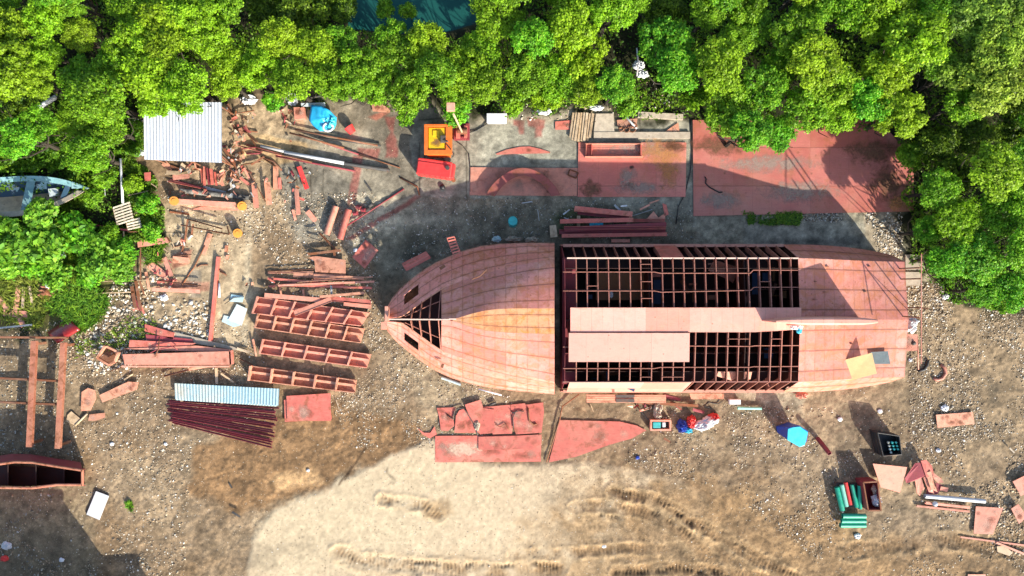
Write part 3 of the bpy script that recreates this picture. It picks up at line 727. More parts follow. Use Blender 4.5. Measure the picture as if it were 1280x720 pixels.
# ------------------------------------------------------------ BOW
bow = thing('bow_section', 'pointed red steel bow block lying upside down, curved strakes and open frames near tip', 'ship bow', (-2.5, YC, 0))
BS = [480,487,494,502,512,522,532,543,553,565,578,592,608,626,646,668,693]
def ip(tab, x):
    ks = sorted(tab)
    if x <= ks[0]: return tab[ks[0]]
    for a, b in zip(ks[:-1], ks[1:]):
        if x <= b: return tab[a]+(tab[b]-tab[a])*(x-a)/(b-a)
    return tab[ks[-1]]
UO = {480:397,484:384,490:374,500:362,515:349,530:338,545:329,560:322,580:314,600:308.5,625:305.5,650:304.5,693:304.5}
UC = {480:398,490:397.5,502:396,515:387,530:376,545:366,553:361,570:354,590:347,616:339.5,640:333.5,665:328.5,693:324.5}
KU = {480:399,565:399.5,574:397,590:392,605:388.5,620:386.5,640:385.5,693:385.5}
KL = {480:400.5,565:400.5,574:403.5,590:409,605:412.5,620:414.5,640:416,693:417.5}
LC = {480:402,490:402,502:403,515:412,530:423,545:433.5,553:438.5,570:445,590:451,616:459,640:465.5,665:471,693:477}
LO = {480:403,484:413,490:420,500:430,515:442,530:453,545:462.5,560:470,580:476.5,600:481.5,625:485.5,650:488.5,693:492}
ZK = {480:2.6,494:3.1,512:3.5,532:3.8,553:4.05,578:4.3,600:4.38,693:4.38}
ZC = {480:2.4,502:2.55,530:2.65,553:2.75,592:2.95,646:3.2,693:3.4}
ZO = {480:1.8,502:1.4,553:1.0,620:.9,693:1.0}
def bl(px, which):
    z = {'o': ip(ZO, px), 'c': ip(ZC, px), 'k': ip(ZK, px)}
    if which == 'uo': return P(px, ip(UO, px), z['o'])
    if which == 'lo': return P(px, ip(LO, px), z['o'])
    if which == 'uc': return P(px, ip(UC, px), z['c'])
    if which == 'lc': return P(px, ip(LC, px), z['c'])
    if which == 'ku': return P(px, ip(KU, px), z['k'])
    return P(px, ip(KL, px), z['k'])
def dense(a, b, st=5):
    n = max(1, round((b-a)/st)); return [a+(b-a)*i/n for i in range(n+1)]
def panel(name, pxs, A, B, n, v0, v1, mat, bulge=0.0, skip=None, solid=.03):
    mb = MB(); rows = []; uvs = []
    for q in pxs:
        a = bl(q, A); b = bl(q, B); r = []; u = []
        for j in range(n+1):
            t = j/n; p = a.lerp(b, t); p.z += bulge*4*t*(1-t)*min(1, (q-470)/80); r.append(p); u.append(((q-693)/13.5+.5, v0+(v1-v0)*t))
        rows.append(r); uvs.append(u)
    mb.quadgrid(rows, uvs, skip); return mb.build(name, mat, bow, solid=solid)
pb = dense(552, 693)
panel('bottom_plating', pb, 'ku', 'uc', 10, .5, 3.5, 'hull', .10)
panel('bottom_plating', pb, 'lc', 'kl', 10, 3.5, .5, 'hull', .10)
M['keelorange'] = paint('rust_stained_primer', (.68,.33,.17), dust=(.72,.42,.16), dust_amt=.75, rust=(.60,.25,.04), rust_amt=.5, seams=(1,1,.045,1), var=.1)
panel('keel_plate', dense(566, 693), 'ku', 'kl', 4, -.5, 1.5, 'keelorange')
ps = dense(480, 693, 3.6); 
def inwin(q, lo, hi): return lo <= q <= hi
def skU(i, j):
    q = ps[i]; return 503 <= q <= 522 and j in (3, 4, 5)
def skL(i, j):
    q = ps[i]; return 502 <= q <= 521 and j in (3, 4, 5)
panel('side_plating', ps, 'uc', 'uo', 9, .5, 3.5, 'hull', .06, skU)
panel('side_plating', ps, 'lo', 'lc', 9, 3.5, .5, 'hull', .06, skL)
# rubbing bands and vertical sides down to the ground
for which in ('uo', 'lo'):
    mb = MB(); rows = []; uvs = []
    for q in dense(480, 693):
        a = bl(q, which); c = Vector((a.x, YC, a.z)); inn = (c-a).normalized()
        b = a+inn*.12; b.z = .08; rows.append([a, a.lerp(b, .5), b]); uvs.append([((q-693)/13.5+.5, .5), ((q-693)/13.5+.5, 1.2), ((q-693)/13.5+.5, 2)])
    mb.quadgrid(rows, uvs); mb.build('lower_side_plating', 'hull', bow, solid=.03)
    mb = MB(); mb.tube([bl(q, which)+Vector((0,0,.0)) for q in dense(482, 693, 9)], .05, 6); mb.build('edge_bar', 'primer_orange', bow)
for which in ('uc', 'lc'):
    mb = MB(); mb.tube([bl(q, which)+Vector((0,0,.02)) for q in dense(498, 556, 6)], .035, 6); mb.build('chine_bar', 'primer_orange', bow)
# keel bar, stem, frames seen through the opening
mb = MB(); pts = [bl(q, 'ku') for q in dense(488, 570, 8)]
for a, b in zip(pts[:-1], pts[1:]): mb.box((a+b)/2, ((b-a).length+.02, .07, .3), Matrix.Rotation(0, 3, 'Z'))
mb.build('keel_bar', 'bright', bow)
for q in (513, 524, 536, 548):
    for w in ('uc', 'lc'):
        a = bl(q, 'ku'); b = bl(q+3, w); mb = MB(); d = b-a; L = d.length; u = d/L; nn = Vector((-u.y, u.x, 0)).normalized()
        mb.box((a+b)/2-Vector((0,0,.12)), (L, .05, .26), Matrix((u, nn, u.cross(nn))).transposed()); mb.build('frame', 'frame', bow)
for w, dd in (('uc', .3), ('lc', .3)):
    mb = MB(); pts = [bl(q, 'ku').lerp(bl(q, w), .62+.0*q)-Vector((0,0,.04)) for q in dense(506, 554, 12)]
    mb.tube(pts, .03, 6); mb.build('stringer', 'frame', bow)
a = bl(553, 'uc'); b = bl(553, 'lc'); k = bl(553, 'ku')
plate3([a-Vector((0,0,.1)), k-Vector((0,0,.1)), b-Vector((0,0,.1)), (b.x, b.y, .2), (a.x, a.y, .2)], 'bulkhead', 'inside', bow)
a = bl(693, 'uc'); b = bl(693, 'lc'); k = bl(693, 'ku'); a2 = bl(693, 'uo'); b2 = bl(693, 'lo')
plate3([a2, a-Vector((0,0,.05)), k-Vector((0,0,.05)), b-Vector((0,0,.05)), b2, (b2.x, b2.y, .2), (a2.x, a2.y, .2)], 'end_bulkhead', 'primer_dark', bow)
plate3([P(500,397,.5), P(553,345,.5), P(553,455,.5), P(500,404,.5)], 'inner_deck', 'inside', bow)
mb = MB(); mb.box(P(484, 392, 2.6), (.20, .9, .55)); mb.box(P(480, 407, 2.0), (.35, .45, .12)); mb.build('stem_bracket', 'primer_pink', bow, bevel=.02)
mb = MB(); mb.box(P(553, 334, 2.4), (.35, .18, .1), Matrix.Rotation(.6, 3, 'Z')); mb.build('lifting_lug', 'rust', bow)
mb = MB(); mb.box(P(553, 457, 2.4), (.16, .24, .12), Matrix.Rotation(-.3, 3, 'Z')); mb.build('lifting_lug', 'rust', bow)
mb = MB(); mb.tube([P(*q) for q in ((608,337,3.66),(600,345,3.72),(590,349,3.72))], .03); mb.build('weld_repair', 'rust', bow)

# ------------------------------------------------------------ things on or at the hull
zs = 3.0
st = thing('stern_rail', 'thin steel posts carrying a long pipe rail above the stern edge', 'rail', P(1121, 360, 2.9))
tops = []
for px, py in ((1121,336),(1122,349),(1121,395),(1131,384)):
    a = P(px, py, 2.75); top = Vector((a.x+.05, a.y, 5.05)); tops.append(top)
    MB().tube([a, top], .04, 8).build('post', 'rust', st)
MB().tube([Vector((tops[0].x+.08, 1.9, 5.05)), Vector((tops[0].x+.08, -4.2, 5.05))], .028, 8).build('rail', 'primer_pink', st)
MB().tube([tops[2]-Vector((0,0,.3)), P(1131,384,2.8)], .025, 6).build('brace', 'rust', st)
def sheet_at(name, label, cat, pts, mat, th=.02, group=None, z=None, bev=0):
    """pts list of (px,py,z) of the top face"""
    w = [P(*q) for q in pts]; c = sum(w, Vector())/len(w); c.z = min(q.z for q in w)
    mb = MB(); b = 0; n = len(w)
    mb.v = [(p.x, p.y, p.z-th) for p in w] + [tuple(p) for p in w]
    mb.f = [tuple(reversed(range(n))), tuple(range(n, 2*n))] + [(i, (i+1) % n, n+(i+1) % n, n+i) for i in range(n)]
    ar = sum(w[i].x*w[(i+1)%n].y-w[(i+1)%n].x*w[i].y for i in range(n))
    if ar < 0: mb.f = [tuple(reversed(f)) for f in mb.f]
    mb.mi = [0]*len(mb.f)
    mb.uv = {i: (mb.v[i][0]/1.2+.5, mb.v[i][1]/2.4+.35) for i in range(2*n)}
    o = mb.build(name, mat, loc=c, bevel=bev); tag(o, label, cat, group); return o
sheet_at('plywood_sheet', 'tan plywood sheet leaning on the red stern plating beside a dark sheet', 'plywood', [(1051,451,3.2),(1090,441,3.9),(1096,467,3.75),(1058,477,3.0)], 'ply', .03)
M['slate'] = paint('dark_grey_sheet', (.13,.17,.18), dust_amt=.15, rust_amt=.05)
sheet_at('dark_sheet', 'dark grey square sheet beside the plywood on the stern', 'sheet', [(1088,440,3.35),(1110,439,3.35),(1113,455,3.35),(1092,455,3.35)], 'slate')
def cloth(name, label, cat, px, py, z, rx, ry, mats, seed, hgt=.18, group=None, rot=0, parent=None):
    """crumpled sheet with folds and an uneven outline"""
    r = random.Random(seed); n = 28; rows = []; c = P(px, py, z); ca, sa = math.cos(rot), math.sin(rot)
    off = Vector((seed*3.1, seed*1.7, 0))
    mb = MB(); b0 = 0
    for i in range(n+1):
        row = []
        for j in range(n+1):
            u = i/n*2-1; v = j/n*2-1
            w = 1+.35*mnoise.noise(Vector((math.atan2(v, u)*1.3, seed, 0)))+.2*mnoise.noise(Vector((math.atan2(v, u)*4, seed+9, 0)))
            x = u*math.sqrt(1-v*v/2)*rx*w; y = v*math.sqrt(1-u*u/2)*ry*w
            q = Vector((x*2.4/max(rx, .3), y*2.4/max(ry, .3), 0))+off
            h = abs(mnoise.noise(q))*1.3+.5*abs(mnoise.noise(q*2.7))
            e = max(abs(u), abs(v)); h = h*hgt*(1-e**4)+hgt*.5*(1-e**2)
            row.append((c.x+x*ca-y*sa, c.y+x*sa+y*ca, c.z+h))
        rows.append(row)
    mb.quadgrid(rows)
    if parent: return mb.build(name, mats, parent, solid=.006)
    o = mb.build(name, mats, loc=c, solid=.006, smooth=True); tag(o, label, cat, group); return o
cloth('rag', 'crumpled white and teal rag on the keel ridge by the skeg', 'rag', 996, 409, 4.45, .36, .17, 'white', 3, .12)
cloth('rag', 'small teal cloth scrap hanging at the opening corner below the skeg', 'rag', 999, 413, 4.42, .16, .2, 'cyan', 4, .14)
cloth('plastic_bag', 'white plastic bag just behind the stern edge', 'bag', 1138, 405, .5, .40, .55, 'white', 5, .45)
cloth('rag', 'crumpled white cloth lying inside the hull opening among purple rags', 'cloth', 925, 367, 2.9, .16, .35, 'white', 6, .1)
cloth('rag', 'white scrap of cloth inside the left hull opening', 'cloth', 764, 368, 3.1, .12, .22, 'white', 7, .1)
# ------------------------------------------------------------ yard objects
def plate(name, label, cat, pts, mat, z=.06, th=.025, group=None, tilt=0, bev=0):
    r = random.Random(int(pts[0][0]*31+pts[0][1]*17))
    if isinstance(tilt, (int, float)) and tilt:
        a = tilt; pts3 = [(x, y, z + a*(1 if i in (0, 1) else 0)) for i, (x, y) in enumerate(pts)]
    elif isinstance(tilt, (list, tuple)): pts3 = [(x, y, z+tilt[i]) for i, (x, y) in enumerate(pts)]
    else: pts3 = [(x, y, z) for x, y in pts]
    o = sheet_at(name, label, cat, pts3, mat, th, group, bev=bev)
    if not tilt and 'primer' in mat:
        X_ = np.array([p[0] for p in pts]); Y_ = np.array([p[1] for p in pts]); k_ = 0
        for _ in range(60):
            sx, sy = r.uniform(X_.min(), X_.max()), r.uniform(Y_.min(), Y_.max())
            dd = float(sdf(np.array([sx]), np.array([sy]), list(pts))[0])
            if dd > 4: k_ += 1; stain(sx, sy, dd*1.0, dd*.97, z+.003*k_, r.choice(['st_b2','st_p2','st_g2','st_p2','st_b2']), o)
            if k_ >= 5: break
    return o
def rect(cx, cy, w, h, deg):
    a = math.radians(deg); c, s = math.cos(a), math.sin(a)
    return [(cx+x*c-y*s, cy+x*s+y*c) for x, y in ((-w/2,-h/2),(w/2,-h/2),(w/2,h/2),(-w/2,h/2))]
def frame3(a, b):
    d = b-a; L = d.length; u = d/L
    n = Vector((-u.y, u.x, 0));
    if n.length < 1e-4: n = Vector((0, 1, 0))
    n.normalize(); return L, Matrix((u, n, u.cross(n))).transposed()
def beam(mb, a, b, w, h, sec='I', th=.02):
    """a, b: world points on the underside centre line"""
    a = Vector(a); b = Vector(b); L, rot = frame3(a, b); c = (a+b)/2
    def bx(oy, oz, sy, sz): mb.box(c+rot@Vector((0, oy, oz)), (L, sy, sz), rot)
    if sec == 'I': bx(0, th/2, w, th); bx(0, h-th/2, w, th); bx(0, h/2, th, h-2*th)
    elif sec == 'channel': bx(0, th/2, w, th); bx(-w/2+th/2, h/2+th/2, th, h-th); bx(w/2-th/2, h/2+th/2, th, h-th)
    elif sec == 'channeld': bx(0, h-th/2, w, th); bx(-w/2+th/2, h/2-th/2, th, h-th); bx(w/2-th/2, h/2-th/2, th, h-th)
    elif sec == 'angle': bx(0, th/2, w, th); bx(-w/2+th/2, h/2+th/2, th, h-th)
    elif sec == 'T': bx(0, h-th/2, w, th); bx(0, (h-th)/2, th, h-th)
    elif sec == 'box':
        bx(0, h/2, w, h)
    return mb
def bar(name, label, cat, p0, p1, w, h, mat, z=.03, z1=None, sec='I', group=None):
    a = P(p0[0], p0[1], z); b = P(p1[0], p1[1], z if z1 is None else z1)
    mb = beam(MB(), a, b, w, h, sec); c = (a+b)/2; c.z = min(a.z, b.z)
    o = mb.build(name, mat, loc=c); 
    if label: tag(o, label, cat, group)
    return o
def rod(name, label, cat, pts, r, mat, z=.05, group=None, hollow=False, n=10):
    w = [P(q[0], q[1], q[2] if len(q) > 2 else z) for q in pts]
    mb = MB()
    if hollow and len(w) == 2: mb.pipe(w[0], w[1], r, 16)
    else: mb.tube(w, r, n)
    c = sum(w, Vector())/len(w); c.z = 0
    o = mb.build(name, mat, loc=c, smooth=not hollow)
    if label: tag(o, label, cat, group)
    return o
# --- big deck plates on the concrete
g_ = 'large red plates laid on the concrete'
dp_ = plate('steel_plate', 'largest red steel deck plate at the right end of the concrete, partly under the trees', 'steel plate', [(866,150),(1100,150),(1142,200),(1142,264),(867,270)], 'slab', .10, .04, g_)
sp_ = plate('steel_plate', 'square red steel plate with orange rust stain and welded frame on it', 'steel plate', [(723,178),(858,178),(857,246),(722,246)], 'slab', .09, .04, g_)
for a in ((828,190,42,26,'st_orange'),(835,215,20,34,'st_orange'),(795,186,60,14,'st_grey'),(785,223,16,22,'st_grey'),(740,236,20,16,'st_brown'),(843,183,20,10,'st_brown'),(789,209,5,4,'st_black'),(800,235,50,12,'st_grey')): stain(a[0], a[1], a[2], a[3], .093+.003*(a[0] % 5), a[4], sp_)
plate('steel_plate', 'narrow red steel plate under the curved arch beam', 'steel plate', [(588,209),(722,210),(721,245),(587,244)], 'primer_pink', .07, .03, g_)
plate('steel_plate', 'lens-shaped thin red steel plate on grey concrete', 'steel plate', [(620,192),(633,187),(650,183.5),(662,183),(675,186),(688,190),(687,191.5),(640,192.5),(621,193.5)], 'primer', .05, .02)
M['ochrestain'] = paint('orange_rust_film', (.62,.30,.08), dust=(.50,.20,.14), dust_amt=.9, rust_amt=.1, scale=2, var=.3)
for a in ((900,182,50,18,'st_brown'),(1090,190,50,24,'st_brown'),(1110,230,34,30,'st_brown'),(960,205,90,16,'st_grey'),(1125,255,22,14,'st_orange'),(1000,240,70,20,'st_grey'),(900,250,40,16,'st_grey')): stain(a[0], a[1], a[2], a[3], .103+.003*(a[0] % 7), a[4], dp_)
# curved arch beam
mb = MB(); outer = []; inner = []
for k in range(25):
    t = k/24; x = 608+92*t; y = 243-33*math.sin(math.pi*t)**.75
    dx = (t-.5)*2; nx_, ny_ = dx*.75, -(1-abs(dx)**2*.8); L = math.hypot(nx_, ny_)
    outer.append((x, y)); inner.append((x-nx_/L*11+(-0), y-ny_/L*9.5))
rows = [[P(*o_, .62), P(*i_, .62)] for o_, i_ in zip(outer, inner)]
mb.quadgrid(rows); mb.quadgrid([[P(*o_, .62), P(*o_, .11)] for o_ in outer]); mb.quadgrid([[P(*i_, .62), P(*i_, .11)] for i_ in inner])
M['arch'] = paint('dull_red_primer', (.30,.07,.06), dust=(.3,.16,.1), dust_amt=.3, rust_amt=.6)
tag(mb.build('arch_beam', 'arch', loc=P(655,225,.1), solid=.02), 'curved red arch beam lying on the narrow red plate', 'beam')
fb = thing('welded_frame', 'long low rectangular welded steel frame on the square red plate', 'frame', P(766,188,.1))
for a, b in (((731,179.5),(803,179.5)),((731,195.5),(803,195.5))): beam(MB(), P(*a,.1), P(*b,.1), .14, .3, 'angle').build('side_rail', 'primer_pink', fb)
for a, b in (((733,180),(733,195)),((740,180),(740,195)),((801,180),(801,195))): beam(MB(), P(*a,.11), P(*b,.11), .12, .26, 'angle').build('cross_rail', 'primer', fb)
tf = thing('small_frame', 'small tilted square steel frame at the corner of the plates', 'frame', P(717,217,.1))
q = [(712,212),(723,216),(720,223),(710,219)]
for i in range(4): beam(MB(), P(*q[i], .1+.003*i), P(*q[(i+1)%4], .1+.003*i), .07, .1, 'angle').build('bar', 'rust', tf)
rod('rope', 'short dark curled rope end on the big deck plate', 'rope', [(881,221),(883,224),(882,229),(887,234),(894,238),(900,241),(903,240)], .04, 'tarmark', .14)
rod('cable', 'black cable running down the concrete strip between the red plates', 'cable', [(863,148),(865,190),(863,214),(856,243),(848,258),(845,280)], .03, 'tarmark', .05)
rod('cable', 'black cable looping round the red tank across the concrete', 'cable', [(563,170,.1),(572,178,.06),(578,182,.05),(586,192,.05),(588,210,.05),(588,240,.05)], .022, 'tarmark')
rod('cable', 'black hose looped between the yellow-topped machine and the red tank', 'cable', [(531,200,.3),(531,193,.1),(538,189,.08),(548,192,.08),(556,201,.2)], .04, 'tarmark')
rod('cable', 'black cable trailing from the winch base toward the white box', 'cable', [(585,166,.1),(596,163,.06),(604,158,.06),(612,151,.1)], .035, 'tarmark')
# --- yellow topped machine
mc = thing('generator_skid', 'orange open-framed machine with bright yellow top panel on the concrete', 'machine', P(547,175,0))
def pbox(mb, x0, y0, x1, y1, z0, z1):
    a = P((x0+x1)/2, (y0+y1)/2, z1); s = (HC-z1)/900; mb.box((a.x, a.y, (z0+z1)/2), (abs(x1-x0)*s, abs(y1-y0)*s, z1-z0))
    return mb
mb = MB(); pbox(mb, 533,157,562,193,.12,1.25); mb.build('body', 'orange', mc, bevel=.04)
mb = MB()
for b_ in ((530,155,565,158.5),(530,187,565,193),(530,158.5,534.5,187),(557,158.5,565,187)): pbox(mb, *b_, 1.2, 1.42)
mb.build('rim', 'orange', mc, bevel=.02)
mb = MB(); pbox(mb, 535.5,159.5,556,186,1.25,1.34); mb.build('top_panel', 'yellow', mc, bevel=.03)
mb = MB(); mb.box(P(554,174,1.5), (.32,.42,.28)); mb.tube([P(550,173,1.5), P(560,177,1.75)], .06); mb.build('motor', 'dark', mc, bevel=.03)
mb = MB(); pbox(mb, 541,163,549,170,1.34,1.40); mb.build('hatch', 'yellow', mc, bevel=.01)
mb = MB(); mb.tube([P(558,180,1.5), P(563,186,1.45), P(567,192,.9), P(566,196,.1)], .035); mb.build('hose', 'tarmark', mc)
stain(546,178,10,8,1.343,'st_brown',mc)
for q in ((534,158),(561,158),(534,191),(561,191)): MB().tube([P(*q, 0), P(*q, .15)], .09, 10).build('foot', 'dark', mc)
# --- red tank
tk = thing('tool_container', 'bright red slanting metal tank with hinged side lying on the concrete', 'tank', P(547,215,0))
mb = MB(); a = P(523.5,210,.15); b = P(566,216,.15); mb2 = beam(MB(), a, b, 1.0, .95, 'box'); mb2.build('body', 'red', tk, bevel=.07)
L, rot = frame3(a, b)
mb = MB(); mb.box((a+b)/2+rot@Vector((0,-.1,.98)), (L*.94, .75, .05), rot); mb.build('lid', 'red', tk, bevel=.015)
mb = MB(); mb.box(b+rot@Vector((.06,0,.5)), (.18, .9, .75), rot); mb.build('end_box', 'red', tk, bevel=.04)
MB().tube([b+rot@Vector((-.25,.1,.98)), b+rot@Vector((-.25,.1,1.12))], .13, 12).build('filler_cap', 'dark', tk)
for k in range(6): MB().box(a+rot@Vector((L*(.12+k*.15),-.52,.55)), (.05,.04,.8), rot).build('rib', 'red', tk)
MB().tube([P(567,225,0), P(567,225,.25)], .14, 10).build('wheel', 'rust', tk)
rod('tyre', 'small black disc on the concrete under the red tank', 'disc', [(553,234,.02),(553,234.01,.12)], .17, 'tarmark')
# --- winch with tall mast
wn = thing('winch_base', 'dark red square winch platform with drum and coils beside the yellow machine', 'winch', P(578,165,0))
mb = MB(); pbox(mb, 567,154,587,175,.05,.25); mb.build('platform', 'primer_dark', wn, bevel=.02)
mb = MB(); pbox(mb, 570,157,575,172,.25,.55); pbox(mb, 580,157,584,172,.25,.5); mb.build('cheek_plate', 'primer', wn)
MB().tube([P(572,164,.45), P(584,164,.45)], .2, 14).build('drum', 'rust', wn)
for k in range(3): MB().tube([P(574+k*4,170+k,.3), P(579+k*3,174,.3)], .07).build('cable_coil', 'primer_dark', wn)
ms = thing('mast', 'tall thin pale pole with square red box on top beside the winch', 'pole', P(578,165,.3))
MB().tube([P(578,166,.3), P(567,143,5.6)], .06, 8).build('pole', 'wood', ms)
mb = MB(); c = P(563.5,134,5.7); mb.box(c, (.44,.44,.3)); mb.build('head_box', 'primer_pink', ms, bevel=.02)
# --- white box, planks, clutter along the tree edge
wb = thing('white_box', 'bright white rectangular box lid under the trees on concrete edge', 'box', P(621,148,0))
mb = MB(); pbox(mb, 609,142,633,153,.05,.55); mb.build('body', 'white', wb, bevel=.03)
mb = MB(); pbox(mb, 608.3,141.5,633.5,153.6,.55,.62); mb.build('lid', 'white', wb, bevel=.02)
for i, (x0, y0, x1, y1) in enumerate(((717,141,713,172),(721,141,716,175),(724,141,719,176),(727.5,141,723,177),(731,141,727,176.5),(734,141,730,177),(738,142,734,176),(741.5,142,737,172))):
    o = bar('wood_plank', None, None, (x0,y0), (x1,y1), .15, .05, 'wood', z=.12+.05*(i % 3), sec='box'); auto(o, 'pale weathered', 'timber plank', 'plank', (x0+x1)/2+i*3, (y0+y1)/2, 'timber planks behind the red plates')
plate('corrugated_scrap', 'short red ribbed sheet tucked under the timber planks', 'sheet', [(694,152),(717,150),(717,162),(694,162)], 'primer', .08, .02)
for k in range(7): pass
plate('concrete_slab_piece', 'square sandy concrete cover beside the timber planks', 'concrete slab', [(745,142),(767,142),(768,166),(742,166)], 'clay', .12, .1)
plate('steel_plate', 'orange triangular steel scrap at the corner under the trees', 'steel plate', [(829,166),(848,153),(850,170),(828,170)], 'primer_orange', .08, .02)
plate('steel_plate', 'orange rectangular scrap plate behind the concrete pit', 'steel plate', [(771,150),(797,148),(795,160),(773,161)], 'primer_orange', .12, .02)
rod('pvc_pipe', 'white plastic pipe leaning across the orange scrap in the pit', 'pipe', [(779,142,.4),(796,161,.2)], .07, 'grey')
for k, (x, y, r_) in enumerate(((776,162,.14),(783,163,.16),(790,162,.2),(793,157,.14))):
    mb = MB(); c = P(x, y, .1); mb.tube([c+Vector((r_*math.cos(a_*.524), r_*math.sin(a_*.524), .02*a_)) for a_ in range(13)], .035, 6)
    auto(mb.build('rusty_ring', 'rust', loc=c), 'rusty coiled', 'steel ring', 'ring', x, y, 'rusty rings')
bar('concrete_kerb', 'long pale concrete kerb along the top of the square red plate', 'kerb', (742,169.5), (862,169.5), .4, .14, 'clay', sec='box', z=.01)
bar('concrete_kerb', 'short pale concrete kerb at the foot of the trees by the pit', 'kerb', (797,144), (853,147), .35, .2, 'clay', sec='box', z=.01)
# --- cut and sprayed plates, lower centre
lr_ = plate('steel_plate', 'long bright red plate edge-on to the sand, lowest of the cut plates', 'steel plate', [(544,545),(677,544),(676,577),(544,578)], 'primer', .07, .02, 'cut red plates below the bow')
stain(580,561,34,14,.074,'st_pale',lr_); stain(655,570,22,7,.077,'st_b2',lr_)
plate('steel_plate', 'notched red plate with cut arches resting on the long red plate', 'steel plate', [(598,546),(640,545),(677,543),(674,556),(664,562),(655,561),(620,562.5),(598,562)], 'primer', .14, .02, 'cut red plates below the bow')
plate('steel_plate', 'left red plate with rounded cut-outs above the long red plate', 'steel plate', [(546,510),(570,509),(566,520),(568,532),(560,539),(551,538),(549,522)], 'primer', .10, .02, 'cut red plates below the bow')
plate('steel_plate', 'tilted square-topped red plate sticking up highest among the cut plates', 'steel plate', [(581,506),(601,499.5),(604,510),(618,512),(618,541),(600,543),(590,530)], 'primer', .14, .02, 'cut red plates below the bow', tilt=[.1,.05,0,0,0,0,0])
plate('steel_plate', 'red plate with arched cut between the tilted plate and right plate', 'steel plate', [(602,509),(637,506),(642,520),(640,542),(616,543)], 'primer', .09, .02, 'cut red plates below the bow')
plate('steel_plate', 'D-shaped red plate inside the dark arch line', 'steel plate', [(568,541),(570,520),(574,513),(580,511),(586,515),(594,530),(598,541)], 'primer', .12, .02, 'cut red plates below the bow')
plate('steel_plate', 'right red plate of the cut group with stepped top edge', 'steel plate', [(638,506),(656,504),(657,506),(679,503),(680,515),(677,541),(645,543),(640,530)], 'primer', .12, .02, 'cut red plates below the bow')
plate('steel_plate', 'small curved red offcut left of the cut plates', 'steel plate', [(522,535),(530,541),(538,541),(543,533),(546,543),(537,548),(528,543)], 'primer', .08, .02)
rod('cable', 'dark hose bent in an arch over the left cut plates', 'cable', [(558,518),(566,524),(568,514),(573,510),(579,510),(584,516),(590,526),(595,536),(597,544)], .035, 'dark', .16)
rod('cable', 'dark hose bent in an arch over the right cut plates', 'cable', [(638,513),(641,516),(644,515),(650,513),(655,514),(645,513.5),(641,522),(642,535)], .03, 'dark', .18)
rod('steel_hook', 'dark hook-shaped steel bar on the right cut plate', 'hook', [(660,510),(661,520),(662,527),(667,531),(671,530)], .05, 'rust', .18)
rod('cable', 'thin curved wire loop lying on the middle cut plates', 'cable', [(619,530),(625,534),(631,530),(634,532),(637,538)], .025, 'rust', .18)
rod('pipe_stub', 'short dark pipe at the top of the cut red plates', 'pipe', [(612,506,.15),(620,503,.15)], .08, 'dark')
cloth('rag', 'small pale rag between the cut red plates', 'rag', 596, 532, .15, .2, .3, 'clay', 21, .15)
plate('steel_plate', 'large tapering red plate with slanted right end near the sand', 'steel plate', [(700,525),(775,527),(796,532),(808,538),(790,548),(762,556),(720,571),(686,578)], 'primer', .09, .025)
rod('steel_rod', 'dark thin bar leaning along the left edge of the tapering plate', 'bar', [(683,578,.1),(699,527,.2),(703,508,.15),(724,493,.3)], .04, 'rust')
plate('steel_plate', 'pink steel plate stacked on another beside the dark red rods', 'steel plate', [(358,495),(413,491.5),(413.5,526),(359,526)], 'primer', .26, .02, bev=0)
plate('steel_plate', 'lower pink plate just showing under the one beside the dark red rods', 'steel plate', [(355,500),(411,494),(414.5,524),(356,527.5)], 'primer', .16, .06)
# --- pale blue corrugated sheets
def corr(name, label, cat, c0, c1, c2, c3, z, mat, waves, amp=.03, group=None, axis=0, parent=None):
    """corrugations run from edge c0-c1 to c3-c2"""
    a, b, c, d = [P(*q, z) for q in (c0, c1, c2, c3)]
    n = waves*6; rows = []
    for i in range(n+1):
        t = i/n; h = amp*math.sin(t*waves*2*math.pi)
        p = a.lerp(b, t); q = d.lerp(c, t); rows.append([p+Vector((0,0,h)), p.lerp(q, .5)+Vector((0,0,h)), q+Vector((0,0,h))])
    mb = MB().quadgrid(rows, [[(i/n*waves*.2, .3), (i/n*waves*.2, .5), (i/n*waves*.2, .9)] for i in range(n+1)])
    if parent: return mb.build(name, mat, parent, solid=.01)
    o = mb.build(name, mat, loc=(a+c)/2, solid=.01); tag(o, label, cat, group); return o
corr('corrugated_sheet', 'upper pale blue corrugated sheet stacked above the dark red rods', 'roof sheet', (218,479),(349,486),(348,507),(219,499), .42, 'paleblue', 34, .02, 'pale blue roofing sheets')
corr('corrugated_sheet', 'lower pale blue corrugated sheet under another above the dark red rods', 'roof sheet', (219,480.5),(347,487.5),(346,508),(220,500), .34, 'paleblue', 34, .02, 'pale blue roofing sheets')
for k in range(3): 
    o = bar('wood_block', None, None, (230+k*50,480+k*2.5), (229+k*50,501+k*2.5), .12, .25, 'wood', z=.03, sec='box'); auto(o, 'low timber', 'bearer under sheets', 'timber', 230+k*50, 490, 'bearers')
# --- dark red rod bundle
lab = 'long thin dark red steel bar lying in the fanned bundle below the pale blue sheets'
for i in range(17):
    t = i/16; x0 = 210+R.uniform(-2, 6)+(3 if i > 8 else 0); y0 = 501+27*t+R.uniform(-1, 1); x1 = 349-10*t+R.uniform(-4, 2); y1 = 511+47*t+R.uniform(-1.2, 1.2)
    a = P(x0, y0, .10+.05*(i % 3)); b = P(x1, y1, .10+.05*((i+1) % 3)); mb = beam(MB(), a, b, .085, .09, 'angle', .015)
    tag(mb.build('steel_bar', 'primer_dark', loc=(a+b)/2), lab, 'steel bar', 'dark red bars in the bundle')
